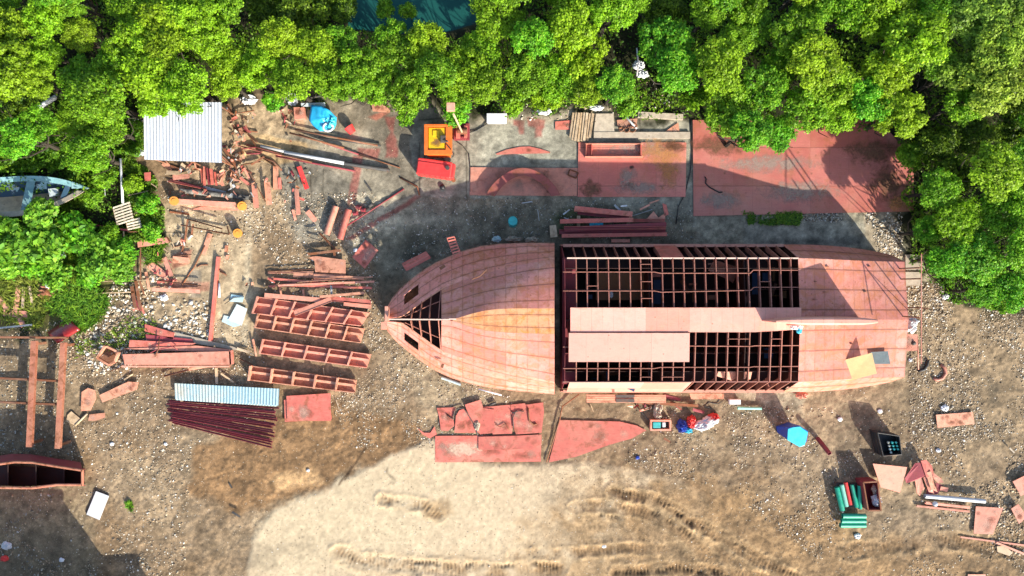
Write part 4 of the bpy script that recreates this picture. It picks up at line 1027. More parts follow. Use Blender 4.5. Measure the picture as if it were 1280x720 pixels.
# --- stiffened panels (girders with brackets)
def girder(label, tl, tr, br, bl_, nb, mat, z=.12, hh=.42, n2=1, skip=()):
    t = thing('stiffened_panel', label, 'steel girder', P((tl[0]+br[0])/2, (tl[1]+br[1])/2, 0), 'stiffened panels laid in a row')
    A, B, C_, D = [P(*q, z) for q in (tl, tr, br, bl_)]
    mb = MB(); mb.prism([A, B, C_, D], z-.02, z); mb.build('web_plate', mat, t)
    mb = MB(); beam(mb, A, B, .05, .28, 'box'); mb.build('flange', mat, t)
    mb = MB(); beam(mb, D, C_, .05, .34, 'box'); mb.build('flange', mat, t)
    mb = MB(); beam(mb, A.lerp(D, .42)+Vector((0,0,.01)), B.lerp(C_, .42)+Vector((0,0,.01)), .15, .30, 'T'); mb.build('stiffener', mat, t)
    for i in range(nb):
        if i in skip: continue
        f = .02+.90*i/(nb-.6); a = A.lerp(B, f)+(A-D)*.06; b = D.lerp(C_, f-.008)+(D-A)*.02
        mb = MB(); beam(mb, a+Vector((0,0,.02)), b+Vector((0,0,.02)), .11, hh, 'T', .03); mb.build('bracket', mat, t)
    return t
girder('topmost stiffened girder of the row with six brackets and a loose bar across it', (322,371),(462,391),(452,407),(317,391), 6, 'primer_pink')
girder('second stiffened girder of the row, orange tinted and touching the topmost', (323,392),(456,411),(451,428),(320,409), 6, 'primer_orange')
girder('third stiffened girder of the row, dark red inside with five brackets', (329,424),(464,443),(459,459),(326,441), 5, 'primer_pink')
girder('lowest stiffened girder of the row, orange with a deep shadow above it', (314,457),(446,475),(444,490),(313,474), 5, 'primer_orange', hh=.55)
for i, (x0,y0,x1,y1,w,m_,z) in enumerate(((335,339,392,336,.08,'rust',.2),(335,348,430,356,.14,'primer',.15),(335,341,392,340,.1,'primer_orange',.12),(348,357,468,352,.12,'primer_pink',.3),(392,345,455,348,.22,'primer_orange',.2),
        (352,356,465,360,.14,'primer',.25),(375,352,466,346,.08,'primer_orange',.35),(331,369,400,375,.28,'primer_pink',.5),(400,372,464,378,.30,'primer',.5),(430,379,464,383,.30,'primer_pink',.46),(368,392,414,374,.32,'primer_pink',.62),(400,371,456,366,.16,'primer_orange',.6),
        (367,343,431,347,.3,'primer_orange',.16),(336,358,370,354,.12,'primer_pink',.1),(350,358,352,370,.1,'primer_orange',.15),(379,362,380,370,.12,'primer_orange',.12),(414,357,415,372,.1,'grey',.3))):
    o = bar('flat_bar', None, None, (x0,y0), (x1,y1), w, .06, m_, z=z, sec='box' if i % 2 else 'angle'); auto(o, {'rust':'rusty','grey':'grey'}.get(m_, 'red'), 'flat bar above the girders', 'flat bar', (x0+x1)/2, (y0+y1)/2, 'loose flat bars above the girders')
plate('steel_plate', 'orange-pink square plate with a tab lying above the girders', 'steel plate', [(385,322),(394,320),(432,325),(432,342),(394,340),(393,326)], 'primer_orange', .3, .03)
plate('steel_plate', 'low orange plate strip under the square plate above the girders', 'steel plate', [(393,341),(432,343),(433,350),(392,351)], 'primer_orange', .15, .02)
bar('steel_bar', 'dark rusty bar along the top of the orange square plate', 'steel bar', (385,318), (426,313), .14, .12, 'rust', z=.25)
plate('steel_plate', 'diamond-lying square red plate with rust spots between girders and bow', 'steel plate', [(457,299.5),(473,313),(456,336),(440,321)], 'primer', .10, .02)
def grating(label, pts, mat, nb, z):
    a, b, c, d = [P(*q, z) for q in pts]; t = thing('steel_grating', label, 'grating', (a+c)/2)
    beam(MB(), a, b, .05, .1, 'box').build('edge_bar', mat, t); beam(MB(), d, c, .05, .1, 'box').build('edge_bar', mat, t)
    for i in range(nb):
        f = i/(nb-1); beam(MB(), a.lerp(d, f)+Vector((0,0,.003)), b.lerp(c, f)+Vector((0,0,.003)), .09, .08, 'box').build('rung', mat, t)
    beam(MB(), a-Vector((0,0,.01)), d-Vector((0,0,.01)), .05, .08, 'box').build('side_bar', mat, t); beam(MB(), b-Vector((0,0,.01)), c-Vector((0,0,.01)), .05, .08, 'box').build('side_bar', mat, t)
    return t
grating('red slatted grating leaning beside the upper bow plating', [(503,330),(533,315),(538,322),(508,338)], 'primer', 6, .7)
grating('small red ladder-like grating propped on the upper edge of the bow', [(559,298),(568,296),(576,317),(567,320)], 'primer', 7, 1.9)
# --- pink beams stack, left
for i, (a, b, c, d, z, m_) in enumerate((((181,405),(218,416),(216,424),(181,414),.2,'primer'),((218,415),(290,433),(310,440),(215,425),.12,'clay'),((162,425),(245,429),(228,436),(161,434),.3,'primer'),
       ((154,436),(245,432),(288,437),(286,441),(153,444),.34,'primer_pink')[0:4]+(.34,'primer_pink'),((153,443),(288,439),(289,456),(156,456),.5,'primer_pink'),((182,418),(240,424),(242,430),(183,425),.2,'primer_dark'))):
    o = plate('steel_plate', None, None, [a, b, c, d], m_, z, .06); 
    del o['label']; auto(o, {'clay':'dusty beige','primer':'red','primer_pink':'pink','primer_dark':'dark red'}[m_], 'long plate in the stack', 'steel plate', (a[0]+c[0])/2, (a[1]+c[1])/2, 'long plates stacked left of the girders')
LABELS.pop(None, None)
bar('channel_beam', 'lowest pink channel beam on the long plate stack at left', 'beam', (155,457.5), (289,457.5), .10, .3, 'primer_pink', z=.2, sec='channeld')
bar('channel_beam', 'red end piece standing at the right end of the long plate stack', 'beam', (290,438), (291,455), .16, .3, 'primer', z=.2)
rod('steel_rod', 'bent rod lying across the long plate stack', 'bar', [(199,421,.45),(198,436,.5),(194,446,.6)], .035, 'rust')
rod('steel_rod', 'curved rod on the left of the long plate stack', 'bar', [(188,441,.5),(196,437,.5),(216,433,.5),(222,437,.5)], .03, 'primer_dark')
# --- long beam between boards, barrier posts
bar('channel_beam', 'long thin red beam lying upright between concrete pad and grey-blue boards', 'beam', (274,321), (264,426), .18, .22, 'primer', z=.04)
bar('flat_bar', 'long orange flat bar on the upper concrete pad', 'flat bar', (263,292), (254,318), .30, .04, 'primer_orange', z=.06, sec='box')
rod('steel_rod', 'long dark bent rod running down the concrete pad from the orange bar', 'bar', [(256,307,.1),(243,334,.1),(238,340,.05),(228,356,.04)], .04, 'rust')
rod('steel_rod', 'short dark bent rod on the concrete pad', 'bar', [(246,334,.06),(252,331,.06),(260,331,.06)], .035, 'rust')
rod('steel_rod', 'short dark bar right of the long thin beam', 'bar', [(275,339,.1),(283,344,.1)], .05, 'rust')
bar('steel_bar', 'short orange stub on the upper concrete pad beside a dark gap', 'steel bar', (284,307), (283,315), .16, .12, 'primer_orange', z=.03)
bar('steel_bar', 'small orange stub below another on the upper concrete pad', 'steel bar', (285,319), (284,324), .14, .12, 'primer_orange', z=.03)
rod('pvc_pipe', 'short white tube standing by the long thin red beam', 'pipe', [(274,354,.1),(274,372,.1)], .07, 'white')
plate('glass_board', 'larger grey-blue board lying askew on the lower concrete pad', 'board', [(296,380),(309,386),(302,407),(285,400)], 'glassy', .14, .02)
plate('glass_board', 'lower grey-blue board partly under the larger one', 'board', [(280,394),(290,396),(300,407),(292,409),(277,402)], 'paleblue', .08, .02)
plate('glass_board', 'upper grey-blue framed board above the larger board', 'board', [(289,368),(305,370),(303,378),(287,377)], 'paleblue', .09, .03)
rod('steel_rod', 'thin dark stick across the upper grey-blue board', 'bar', [(281,380,.12),(292,372,.14),(305,371,.14)], .025, 'dark')
M['oldpipe'] = paint('weathered_pipe', (.20,.185,.16), dust=(.38,.34,.27), dust_amt=.6, rust=(.03,.03,.03), rust_amt=.9, var=.4, rough=.9)
# --- orange capped beams
for i, (x, y) in enumerate(((217.5,251),(302.5,257.5),(297,291.5))):
    t = thing('orange_drum', ['orange drum cap at the left end of the pink beam','orange drum cap at the right end of the pink beam','orange drum cap at the right end of the dark trestle'][i], 'drum', P(x, y, 0), 'orange drum caps')
    MB().tube([P(x, y, .05), P(x, y, .55)], .25, 20).build('body', 'rust', t)
    mb = MB(); mb.tube([P(x, y, .55), P(x, y, .62)], .28, 20); mb.build('cap', 'orangecap', t, bevel=.02)
    MB().tube([P(x, y, .62), P(x, y, .66)], .14, 14).build('hub', 'orangecap', t)
bar('channel_beam', 'pink beam running between two orange drum caps', 'beam', (224,252.5), (297,257), .32, .34, 'primer_pink', z=.05, sec='channeld')
plate('steel_plate', 'wedge-shaped pink plate lying below the pink beam', 'steel plate', [(240,262),(252,258),(300,259),(298,263)], 'primer_pink', .06, .02)
rod('large_pipe', 'thick grey weathered pipe lying behind the pink beam', 'pipe', [(226,238,.16),(312,247,.16)], .17, 'oldpipe', hollow=True)
tr = thing('trestle', 'dark rusty low trestle frame leading to an orange drum cap', 'trestle', P(260,285,0))
for a, b in (((226,281,.35),(287,293,.35)),((235,274,.5),(278,286,.5)),((235,274,.5),(232,300,.05)),((242,280,.4),(240,295,.05)),((287,293,.4),(284,283,.05)),((232,300,.05),(228,315,.05)),((216,309,.05),(229,306,.05))):
    beam(MB(), P(*a), P(*b), .08, .1, 'angle').build('bar', 'rust', tr)
# --- white shed
sh = thing('shed', 'open shed with white corrugated metal roof, upper edge under overhanging trees', 'shed', P(229,175,0))
a, b, c, d = P(180,128,2.7), P(277.5,128,2.7), P(277.5,203.5,2.35), P(181,199.5,2.35)
n = 24*6; rows = []
for i in range(n+1):
    t_ = i/n; ph = (t_*24) % 1; h = .05 if ph < .18 else (.0 if ph > .3 else .05*(1-(ph-.18)/.12))
    p = a.lerp(b, t_); q = d.lerp(c, t_); rows.append([p+Vector((0,0,h)), p.lerp(q,.5)+Vector((0,0,h)), q+Vector((0,0,h))])
MB().quadgrid(rows, [[(t_*.2, .3)]*3 for t_ in range(n+1)]).build('roof', 'roofwhite', sh, solid=.012)
for q in ((184,132),(274,132),(274,200),(185,196),(229,132),(229,198)): p = P(*q, 2.35); MB().tube([(p.x, p.y, 0), (p.x, p.y, 2.3)], .05).build('post', 'rust', sh)
for q0, q1 in (((182,198),(276,201)),((182,132),(276,132)),((182,165),(276,166))): MB().tube([P(*q0, 2.3), P(*q1, 2.3)], .04).build('purlin', 'rust', sh)
# --- blue tarp, bucket etc
mb = MB()
tp = [(389,131,.9),(402,132,.9),(412,138,.85),(421,147,.6),(420,157,.35),(410,164,.3),(400,164,.35),(391,157,.4),(386,150,.5)]
cc = Vector((403,148,1.0)); mb = MB(); rows = []
for k in range(7):
    f = 1-k/6; row = []
    for q in range(len(tp)*4+1):
        a_ = Vector(tp[(q//4) % len(tp)]); b_ = Vector(tp[(q//4+1) % len(tp)]); e_ = a_.lerp(b_, (q % 4)/4); e_ = cc.lerp(e_, f); w_ = P(e_.x, e_.y, 0); row.append(P(e_.x, e_.y, e_.z-.12+.16*abs(mnoise.noise(Vector((w_.x*2.2, w_.y*2.2, 3))))+.06*mnoise.noise(Vector((w_.x*6, w_.y*6, 1)))))
    rows.append(row)
mb.quadgrid(rows); tag(mb.build('tarpaulin', 'blue', loc=P(403,148,0), solid=.01, smooth=True), 'bright blue tarpaulin draped over something low at the tree edge', 'tarpaulin')
cloth('tarpaulin', 'pale blue folded tarpaulin corner at the lower right of the bright blue one', 'tarpaulin', 413, 154, .55, .36, .46, 'cyan', 14, .3)
rod('tyre_ring', 'white and dark round ring lying on the blue tarpaulin', 'ring', [(410+6*math.cos(k*.5236), 159+5*math.sin(k*.5236), .72) for k in range(13)], .07, 'white')
bk = thing('bucket', 'bright red round bucket tipped on the concrete right of the blue tarpaulin', 'bucket', P(439,163,0))
MB().tube([P(441,166,.22), P(436,159,.3)], .22, 16, r1=.30).build('body', 'red', bk, smooth=False); MB().tube([P(436,159,.3), P(435.4,158.2,.31)], .31, 16).build('rim', 'red', bk)
plate('crate', 'pinkish square box beside the left edge of the blue tarpaulin', 'crate', [(367,134),(380,134),(381,148),(368,149)], 'primer_pink', .5, .45)
plate('board', 'long pale blue-grey board behind the blue tarpaulin', 'board', [(376,129),(406,128),(407,133),(377,133)], 'glassy', .55, .04)
rod('steel_rod', 'dark bar behind the pale board at the tree edge', 'bar', [(374,124,.6),(402,120,.6)], .06, 'dark')
cloth('plastic_bag', 'white plastic sheet heap at the tree edge left of the bright tarpaulin', 'bag', 364, 122, .1, .35, .6, 'white', 16, .3, rot=.5)
cloth('plastic_bag', 'white bags heap at the tree edge right of the white roof', 'bag', 311, 125, .1, .55, .3, 'white', 17, .35)
plate('steel_plate', 'orange plate scraps at the tree edge above the sprayed concrete', 'steel plate', [(464,130),(476,129),(488,137),(487,141),(466,139)], 'primer_orange', .1, .02)
# --- long pipes and rails
rod('steel_pipe', 'long black and white steel pipe slanting across the concrete', 'pipe', [(326,182,.25),(362,191,.25)], .09, 'grey', group=None)
rod('steel_pipe', 'long shiny pale pipe slanting across the concrete, second half black', 'pipe', [(356,190,.28),(430,204,.28)], .11, 'white')
rod('steel_pipe', 'black pipe at the lower right end of the long slanting pipes', 'pipe', [(356,192.5,.2),(487,213,.2)], .12, 'dark')
for i, (pts, r_, m_) in enumerate((([(308,181,.15),(352,194,.15)], .07, 'primer'), ([(345,195,.12),(444,214,.12)], .06, 'primer_dark'), ([(320,186,.2),(390,203,.15)], .05, 'rust'),
       ([(369,162,.3),(472,182,.2)], .06, 'rust'), ([(374,168,.2),(448,193,.12)], .05, 'primer_dark'), ([(398,172,.2),(476,182,.15)], .06, 'dark'), ([(448,193,.1),(500,210,.08)], .035, 'rust'), ([(362,166,.3),(430,185,.2)], .06, 'rust'),
       ([(302,163,.1),(322,165,.1)], .04, 'rust'), ([(308,192,.1),(326,192,.1)], .05, 'primer_dark'), ([(327,196,.15),(342,202,.12),(352,213,.1)], .06, 'rust'), ([(500,222,.05),(522,234,.05),(524,244,.05)], .05, 'rust'), ([(432,283,.2),(462,264,.1),(505,236,.05)], .05, 'primer_dark'))):
    o = rod('steel_rod', None, None, pts, r_, m_); auto(o, {'primer':'red','primer_dark':'dark red','rust':'rusty','dark':'black'}[m_], 'long rail', 'rail', (pts[0][0]+pts[-1][0])/2, (pts[0][1]+pts[-1][1])/2, 'long rails on the ground')
# --- pipes with rope near (420,270)
for i, (p0, p1) in enumerate((((420,258),(408,293)),((436,262),(425,299)))):
    o = rod('large_pipe', ['left of the two pink pipes lying side by side in the grey gravel','right of the two pink pipes lying side by side in the grey gravel'][i], 'pipe', [(*p0,.22),(*p1,.22)], .20, 'primer_pink' if i == 0 else 'primer', hollow=True, group='two pink pipes')
for i, (x, y) in enumerate(((446,258),(452,262),(442,267),(458,263),(461,258))): 
    mb = MB(); c = P(x, y, .12); mb.tube([c, c+Vector((.25, -.12+.07*i, .1))], .12, 12); auto(mb.build('pipe_stub', 'primer_dark' if i < 3 else 'dark', loc=c), 'dark' if i > 2 else 'dark red', 'pipe stub', 'pipe stub', x, y, 'pipe stubs')
# --- steel sections pile above the hull
for i, (x0,y0,x1,y1,w,z,m_) in enumerate(((718,261,790,268,.32,.35,'primer'),(722,266,786,273,.22,.25,'primer_dark'),(700,277,791,275,.26,.45,'primer'),(790,276,831,276,.2,.3,'primer'),
       (705,287,832,281,.30,.5,'primer_dark'),(699,290,832,290,.28,.3,'primer_dark'),(702,295,833,293,.22,.42,'primer'),(705,285,832,285,.18,.62,'primer'))):
    o = bar('channel_beam', None, None, (x0,y0), (x1,y1), w, .2, m_, z=z, sec='channel' if i % 2 else 'I'); auto(o, 'dark red' if 'dark' in m_ else 'red', 'steel section above the hull', 'beam', (x0+x1)/2, (y0+y1)/2, 'steel sections piled above the hull')
for i, x in enumerate((723,785)): bar('timber_block', ['left','right'][i]+'-hand pale bearer block between the steel sections above the hull', 'block', (x,270), (x,283), .2, .2, 'wood', z=.05, sec='box')
corr('corrugated_sheet', 'small bright blue corrugated piece among the steel sections above the hull', 'roof sheet', (737,279),(754,278),(754,283),(737,283), .2, 'cyan', 8, .02)
plate('board', 'pale pinkish board standing left of the steel sections', 'board', [(687,282),(695,281),(697,296),(688,297)], 'wood', .3, .04)
plate('steel_plate', 'triangular pink offcut at the right end of the steel sections', 'steel plate', [(808,274),(817,264),(823,272),(832,266),(831,275)], 'primer_pink', .2, .02)
plate('steel_plate', 'narrow red strip plate leaning at the upper right of the steel sections', 'steel plate', [(828,254),(833,256),(836,268),(831,270)], 'primer', .2, .02)
cloth('plastic_bag', 'blue-white plastic bag on the ground above the middle of the bow', 'bag', 621, 299, .1, .3, .2, 'paleblue', 31, .25)
cloth('sandbag', 'left greenish sack lying against the upper hull edge', 'sack', 642, 299, .1, .5, .2, 'clay', 32, .35, 'sacks by the bow block')
cloth('sandbag', 'right greenish sack lying against the upper hull edge', 'sack', 664, 300, .1, .4, .2, 'clay', 33, .35, 'sacks by the bow block')
bl_ = thing('barrel', 'teal upright plastic barrel above the bow in the shade', 'barrel', P(641,278,0))
MB().tube([P(641,279,0), P(641,276,.85)], .29, 20).build('body', 'teal', bl_); MB().tube([P(641,276,.85), P(641,276,.89)], .26, 20).build('lid', 'teal', bl_)
bar('steel_bar', 'small pink bar lying at the hull edge above the middle frames', 'steel bar', (764,301), (787,301), .2, .12, 'primer_pink', z=.1)
# --- beside the hull, lower edge
for i in range(4): 
    y = 494+i*2.6; o = bar('pink_tube', None, None, (733,y), (832,y+.6), .11, .11, 'primer_orange', z=.35, sec='box')
    tag(o, ['uppermost','second','third','lowest'][i]+' orange steel tube in the bundle along the lower hull edge', 'tube', 'orange steel tubes beside the hull')
for x in (776,): MB
bd = thing('timber_bearer', 'dark band of timber crossing the orange tube bundle', 'timber', P(782,498,.2)); beam(MB(), P(770,495,.47), P(793,495,.47), .16, .05, 'box').build('strip', 'dark', bd); beam(MB(), P(770,500.5,.47), P(793,500.5,.47), .2, .05, 'box').build('strip', 'dark', bd)
bar('channel_beam', 'long brown beam lying along the lower hull edge right of the orange tubes', 'beam', (790,502), (872,507), .16, .14, 'rust', z=.15)
plate('steel_plate', 'pink plate leaning out from under the hull lower edge', 'steel plate', [(862,492),(905,492),(905,499),(864,499)], 'primer_orange', .3, .03)
gm = thing('welding_box', 'small pinkish open toolbox with a teal cloth below the hull', 'toolbox', P(824,531,0))
mb = MB(); 
for b_ in ((813,525,839,527),(813,536.5,839,538.5),(813,527,815,536.5),(837,527,839,536.5)): pbox(mb, *b_, .05, .45)
mb.build('rim', 'primer_pink', gm); mb = MB(); pbox(mb, 815,527,837,536.5,.03,.12); mb.build('bottom', 'dark', gm)
mb = MB(); pbox(mb, 816,527.5,826,535.5,.12,.42); mb.build('teal_tin', 'teal', gm, bevel=.04); mb = MB(); pbox(mb, 828,528,832,534,.12,.4); mb.build('white_tin', 'white', gm, bevel=.03)
cloth('plastic_bag', 'deep blue plastic bag below the middle of the hull', 'bag', 852, 532, .1, .36, .40, 'deepblue', 41, .5)
cloth('plastic_bag', 'pale cyan plastic bag touching the deep blue bag', 'bag', 860, 538, .08, .28, .18, 'cyan', 42, .25)
cloth('rag', 'bright red cloth between the blue bag and the white tarp', 'cloth', 864, 527, .1, .32, .42, 'red', 43, .35)
cloth('rag', 'red cloth behind the white tarp at its right end', 'cloth', 892, 521, .1, .35, .25, 'red', 44, .3)
cloth('tarpaulin', 'white crumpled tarp spread below the hull', 'tarpaulin', 882, 529, .12, .85, .38, 'white', 45, .35, rot=.35)
plate('white_block', 'small white rectangular block near the lower hull edge', 'block', [(912,499.5),(926,499.5),(926,505.5),(912,505.5)], 'white', .35, .3, bev=.02)
rod('green_pipe', 'pale green thin pipe lying below the small white block', 'pipe', [(922,510,.2),(952,510.5,.2)], .09, 'mint', hollow=True)
rod('steel_pipe', 'pale blue short pipe lying below the bow plating', 'pipe', [(552,472,.15),(576,480.5,.15)], .09, 'paleblue', hollow=True)
rod('steel_pipe', 'thin white pipe below the bow near the cut plates', 'pipe', [(598,486,.4),(627,494,.4)], .05, 'white')
cloth('rag', 'grey-pink cloth heap at the lower hull edge toward the stern', 'rag', 1002, 494, .2, .4, .22, 'primer_pink', 47, .25)
cloth('plastic_bag', 'pale grey sack beside the toolbox under the hull edge', 'sack', 822, 513, .1, .28, .65, 'clay', 48, .35)
rod('cable', 'thin dark wire from the hull edge to the toolbox', 'cable', [(793,504,.3),(806,520,.1),(814,528,.3)], .03, 'dark')
rod('cable', 'dark cable on the dirt below the right end of the hull', 'cable', [(905,499,.1),(898,505,.05),(886,503,.05),(880,508,.05),(890,510,.05)], .025, 'dark')
# --- right side
tub = thing('blue_tub', 'square cyan lid on a deep blue plastic tub, casting a shadow up-left', 'tub', P(982,538,0))
z1 = 1.35
mb = MB(); p = [P(*q, z1*.96) for q in ((986,534),(999,532),(1010,539),(1008,552),(999,557),(984,549))]; base = [P(*q, .05) for q in ((970,533),(985,528),(992,536),(990,548),(984,548),(972,541))]
mb.quadgrid([base+[base[0]], p+[p[0]]]); mb.face(p); mb.build('body', 'deepblue', tub, solid=.02)
mb = MB(); pp = [P(*q, z1) for q in ((985,536),(991,534),(1000,533),(1010,540),(1009,546),(1006,557),(1000,559),(984,550))]; mb.prism(pp, z1-.06, z1); mb.build('lid', 'cyan', tub, bevel=.03)
rod('steel_pipe', 'dark red leaning pipe right of the blue tub', 'pipe', [(1022,548,.1),(1037,567,1.2)], .14, 'primer_dark', hollow=True)
bn = thing('bottle_cage', 'dark wire crate filled with teal bottles on the stony ground', 'crate', P(1108,555,0))
mb = MB(); c0 = [(1097,541),(1124,545),(1127,568),(1104,570)]
for i in range(4):
    a = P(*c0[i], 1.1); b = P(*c0[(i+1)%4], 1.1); mb.tube([a, b], .03); mb.tube([a, (a.x, a.y, .05)], .03)
    for k in (.35, .7): mb.tube([(a.x, a.y, 1.1*k), (b.x, b.y, 1.1*k)], .02)
mb.build('cage', 'dark', bn)
mb = MB(); mb.prism([P(*q, .9) for q in c0], .1, .5); mb.build('tray', 'tarmark', bn)
mb = MB(); tt = [P(*q, 1.05) for q in c0]; tt.append(tt[0]); mb.quadgrid([tt, [Vector((p.x, p.y, .05)) for p in tt]]); mb.build('side_panel', 'tarmark', bn, solid=.02)
for i in range(10):
    x = 1110+(i % 3)*5+(i//3)*1.2; y = 553+(i//3)*4.2; MB().tube([P(x,y,.5), P(x,y,.85), P(x,y,1.0)], .10, 10, r1=.05).build('bottle', 'teal' if i % 3 else 'paleblue', bn)
ck = thing('pipe_rack', 'dark low rack under the standing green pipes', 'rack', P(1060,618,0))
mb = MB(); mb.prism([P(*q, .2) for q in ((1043,604),(1079,604),(1080,634),(1052,634))], .04, .2); mb.build('tray', 'dark', ck)
for i, (x0,y0,x1,y1,m_,r_) in enumerate(((1046,609,1053,638,'green',.15),(1052,606,1058,633,'mint',.13),(1057,603,1063,631,'red',.11),(1065,606,1071,634,'green',.13),(1074,607,1075,636,'green',.12))):
    o = rod('green_pipe' if m_ != 'red' else 'red_pipe', ['leftmost thick green pipe in the rack','pale green pipe second from left in the rack','single red pipe among the green ones in the rack','green pipe right of the red one in the rack','rightmost thin green pipe in the rack by the dark red crate'][i], 'pipe', [(x0,y0,.45),(x1,y1,.5)], r_, m_, hollow=True, group='short pipes in the rack')
for i, y in enumerate((645,651,656.5)):
    rod('green_pipe', ['uppermost','middle','lowest'][i]+' of three green pipes lying level below the rack', 'pipe', [(1053-i*1.5,y,.5-.08*i),(1082,y,.5-.08*i)], .15, 'green' if i != 3 else 'mint', hollow=True, group='level green pipes')
cr = thing('steel_crate', 'dark red open steel crate holding white sacks', 'crate', P(1088,620,0))
z1 = 1.0
mb = MB(); q_ = [P(1079,603,z1), P(1097,602,z1), P(1101,638,z1), P(1085,638,z1)]; qb = [Vector((p.x-.02, p.y+.02, .05)) for p in q_]
mb.quadgrid([qb+[qb[0]], q_+[q_[0]]]); mb.face(qb); mb.build('body', 'primer_dark', cr, solid=.04)
for i in range(4): beam(MB(), q_[i], q_[(i+1)%4], .08, .05, 'box').build('rim', 'rust', cr)
cloth('sack', 'cream sack at the top end of the dark red crate', 'sack', 1094, 611, .6, .26, .28, 'clay', 51, .25)
cloth('sack', 'white plastic sack in the middle of the dark red crate', 'sack', 1095, 625, .6, .28, .42, 'white', 52, .3)
plate('steel_plate', 'pink square plate propped beside the dark red crate', 'steel plate', [(1091,579.5),(1134,584),(1125,616),(1101,609)], 'primer_pink', .45, .03, tilt=[.1,.1,0,0])
plate('steel_plate', 'small salmon rectangular plate lying alone on the stones at right', 'steel plate', [(1170,518.5),(1216,515),(1218,530),(1172,535)], 'primer_orange', .12, .03)
plate('steel_plate', 'brownish pink tapered plate with grey stain at lower right', 'steel plate', [(1220,633),(1254,635),(1241,668),(1217,667)], 'primer_pink', .15, .03)
plate('steel_plate', 'pink plate cut by the right frame edge, upper of two', 'steel plate', [(1266,602),(1290,590),(1296,612),(1276,620)], 'primer_pink', .3, .04)
plate('steel_plate', 'pink plate near the right frame edge, lower of two', 'steel plate', [(1264,636),(1273,630),(1284,646),(1274,655)], 'primer_pink', .3, .04)
for i, (pts, z, m_) in enumerate((([(1144,579),(1152,578),(1158,594),(1146,600),(1133,604),(1131,598)],.5,'primer_dark'),([(1151,576),(1158,575),(1165,582),(1168,595),(1158,597)],.6,'primer'),([(1143,593),(1151,595),(1155,608),(1150,620),(1146,616)],.45,'primer_pink'),
      ([(1154,597),(1158,595),(1166,612),(1168,617),(1161,615)],.5,'primer_pink'),([(1157,591),(1164,589),(1171,609),(1172,615),(1164,612)],.62,'primer_orange'),([(1167,591),(1176,598),(1180,603),(1173,604),(1165,596)],.55,'primer_pink'),([(1176,608),(1186,610),(1184,615),(1175,613)],.4,'primer_pink'),([(1160,600),(1178,606),(1172,618),(1158,618)],.3,'primer_dark'))):
    o = sheet_at('steel_bracket', None, None, [(x, y, z+.05*((k % 3)-1)) for k, (x, y) in enumerate(pts)], m_, .03); del o['label']
    auto(o, {'primer':'red','primer_dark':'dark red','primer_pink':'pink','primer_orange':'orange'}[m_], 'bracket plate', 'bracket', sum(q[0] for q in pts)/len(pts), sum(q[1] for q in pts)/len(pts), 'bracket plates heaped at lower right')
LABELS.pop(None, None)
rod('pvc_pipe', 'white tube lying in front of the bracket plate heap', 'pipe', [(1156,620,.35),(1231,626.5,.35)], .13, 'white', hollow=True)
bar('channel_beam', 'upper pink bar below the white tube at lower right', 'beam', (1156,628), (1211,634), .16, .12, 'primer_pink', z=.12)
bar('channel_beam', 'lower pink bar below the white tube at lower right', 'beam', (1145,632), (1211,639), .12, .10, 'primer_pink', z=.06)
rod('white_disc', 'white round cup on the upper pink bar', 'cup', [(1169,630,.3),(1169,630.01,.42)], .16, 'white')
bar('channel_beam', 'long thin pink strip running off the lower right frame edge', 'beam', (1200,671), (1285,682), .10, .06, 'primer_pink', z=.04)
bar('channel_beam', 'short pink strip crossing the long strip at the lower right', 'beam', (1245,678), (1284,694), .12, .06, 'primer_pink', z=.1)
plate('wood_board', 'pale wooden offcut under the pink strips at lower right', 'board', [(1246,683),(1256,682),(1266,691),(1262,695),(1247,690)], 'wood', .08, .03)
plate('steel_plate', 'thin red plate edge at the bottom frame edge on the right', 'steel plate', [(1210,718),(1232,718),(1232,726),(1210,726)], 'primer_pink', .08, .02)
rod('hook', 'curved pink steel hook lying on the stones right of the stern', 'hook', [(1167,473,.06),(1172,475,.06),(1178,473,.06),(1182,467,.06),(1181,460,.06),(1176,456,.06)], .10, 'primer_pink')
rod('rope', 'black crumpled hose by the stern corner', 'hose', [(1148,464,.08),(1155,462,.1),(1159,457,.1),(1160,450,.08)], .09, 'dark')
plate('steel_plate', 'pink square bracket plate under the stern edge with a round hole', 'steel plate', [(1118,418),(1147,418),(1147,438),(1118,440)], 'primer_pink', .5, .04)
MB
rod('black_disc', 'dark round hub on the pink bracket under the stern edge', 'hub', [(1142,429,.52),(1142,429.01,.58)], .14, 'dark')
rod('pink_pole', 'thin pink pole lying below the stern bracket plate', 'pole', [(1147,421,.3),(1148,462,.3)], .035, 'primer_pink')
plate('concrete_slab_piece', 'pale concrete slab behind the upper stern corner', 'concrete slab', [(1132,318),(1156,319),(1157,338),(1132,337)], 'clay', .12, .12)
plate('concrete_slab_piece', 'second pale concrete slab below the one behind the stern corner', 'concrete slab', [(1132,340),(1152,340),(1150,357),(1132,357)], 'clay', .12, .12)
for i, (x, y, s) in enumerate(((1182,371,.4),(1181,510,.45),(1173,563,.3),(1138,450,.25),(1100,514,.3),(1075,604,.2),(1072,670,.4),(1063,651,.1),(205,372,.5),(77,700,.3),(140,555,.25),(8,682,.6),(6,698,.35),(445,313,.3),(755,683,.25),(385,588,.2),(207,555,.22),(1050,524,.3))):
    if i == 7: continue
    mb = MB(); c = P(x, y, .05); r_ = random.Random(i+70); pts = [(c.x+s*r_.uniform(.4,.6)*math.cos(k*.9), c.y+s*r_.uniform(.3,.5)*math.sin(k*.9)) for k in range(7)]
    o = cloth('litter', None, None, x, y, .04, s*.55, s*.45, 'white', 100+i, s*.22); del o['label']; auto(o, 'crumpled white', 'plastic scrap', 'litter', x, y, 'white plastic scraps')
LABELS.pop(None, None)
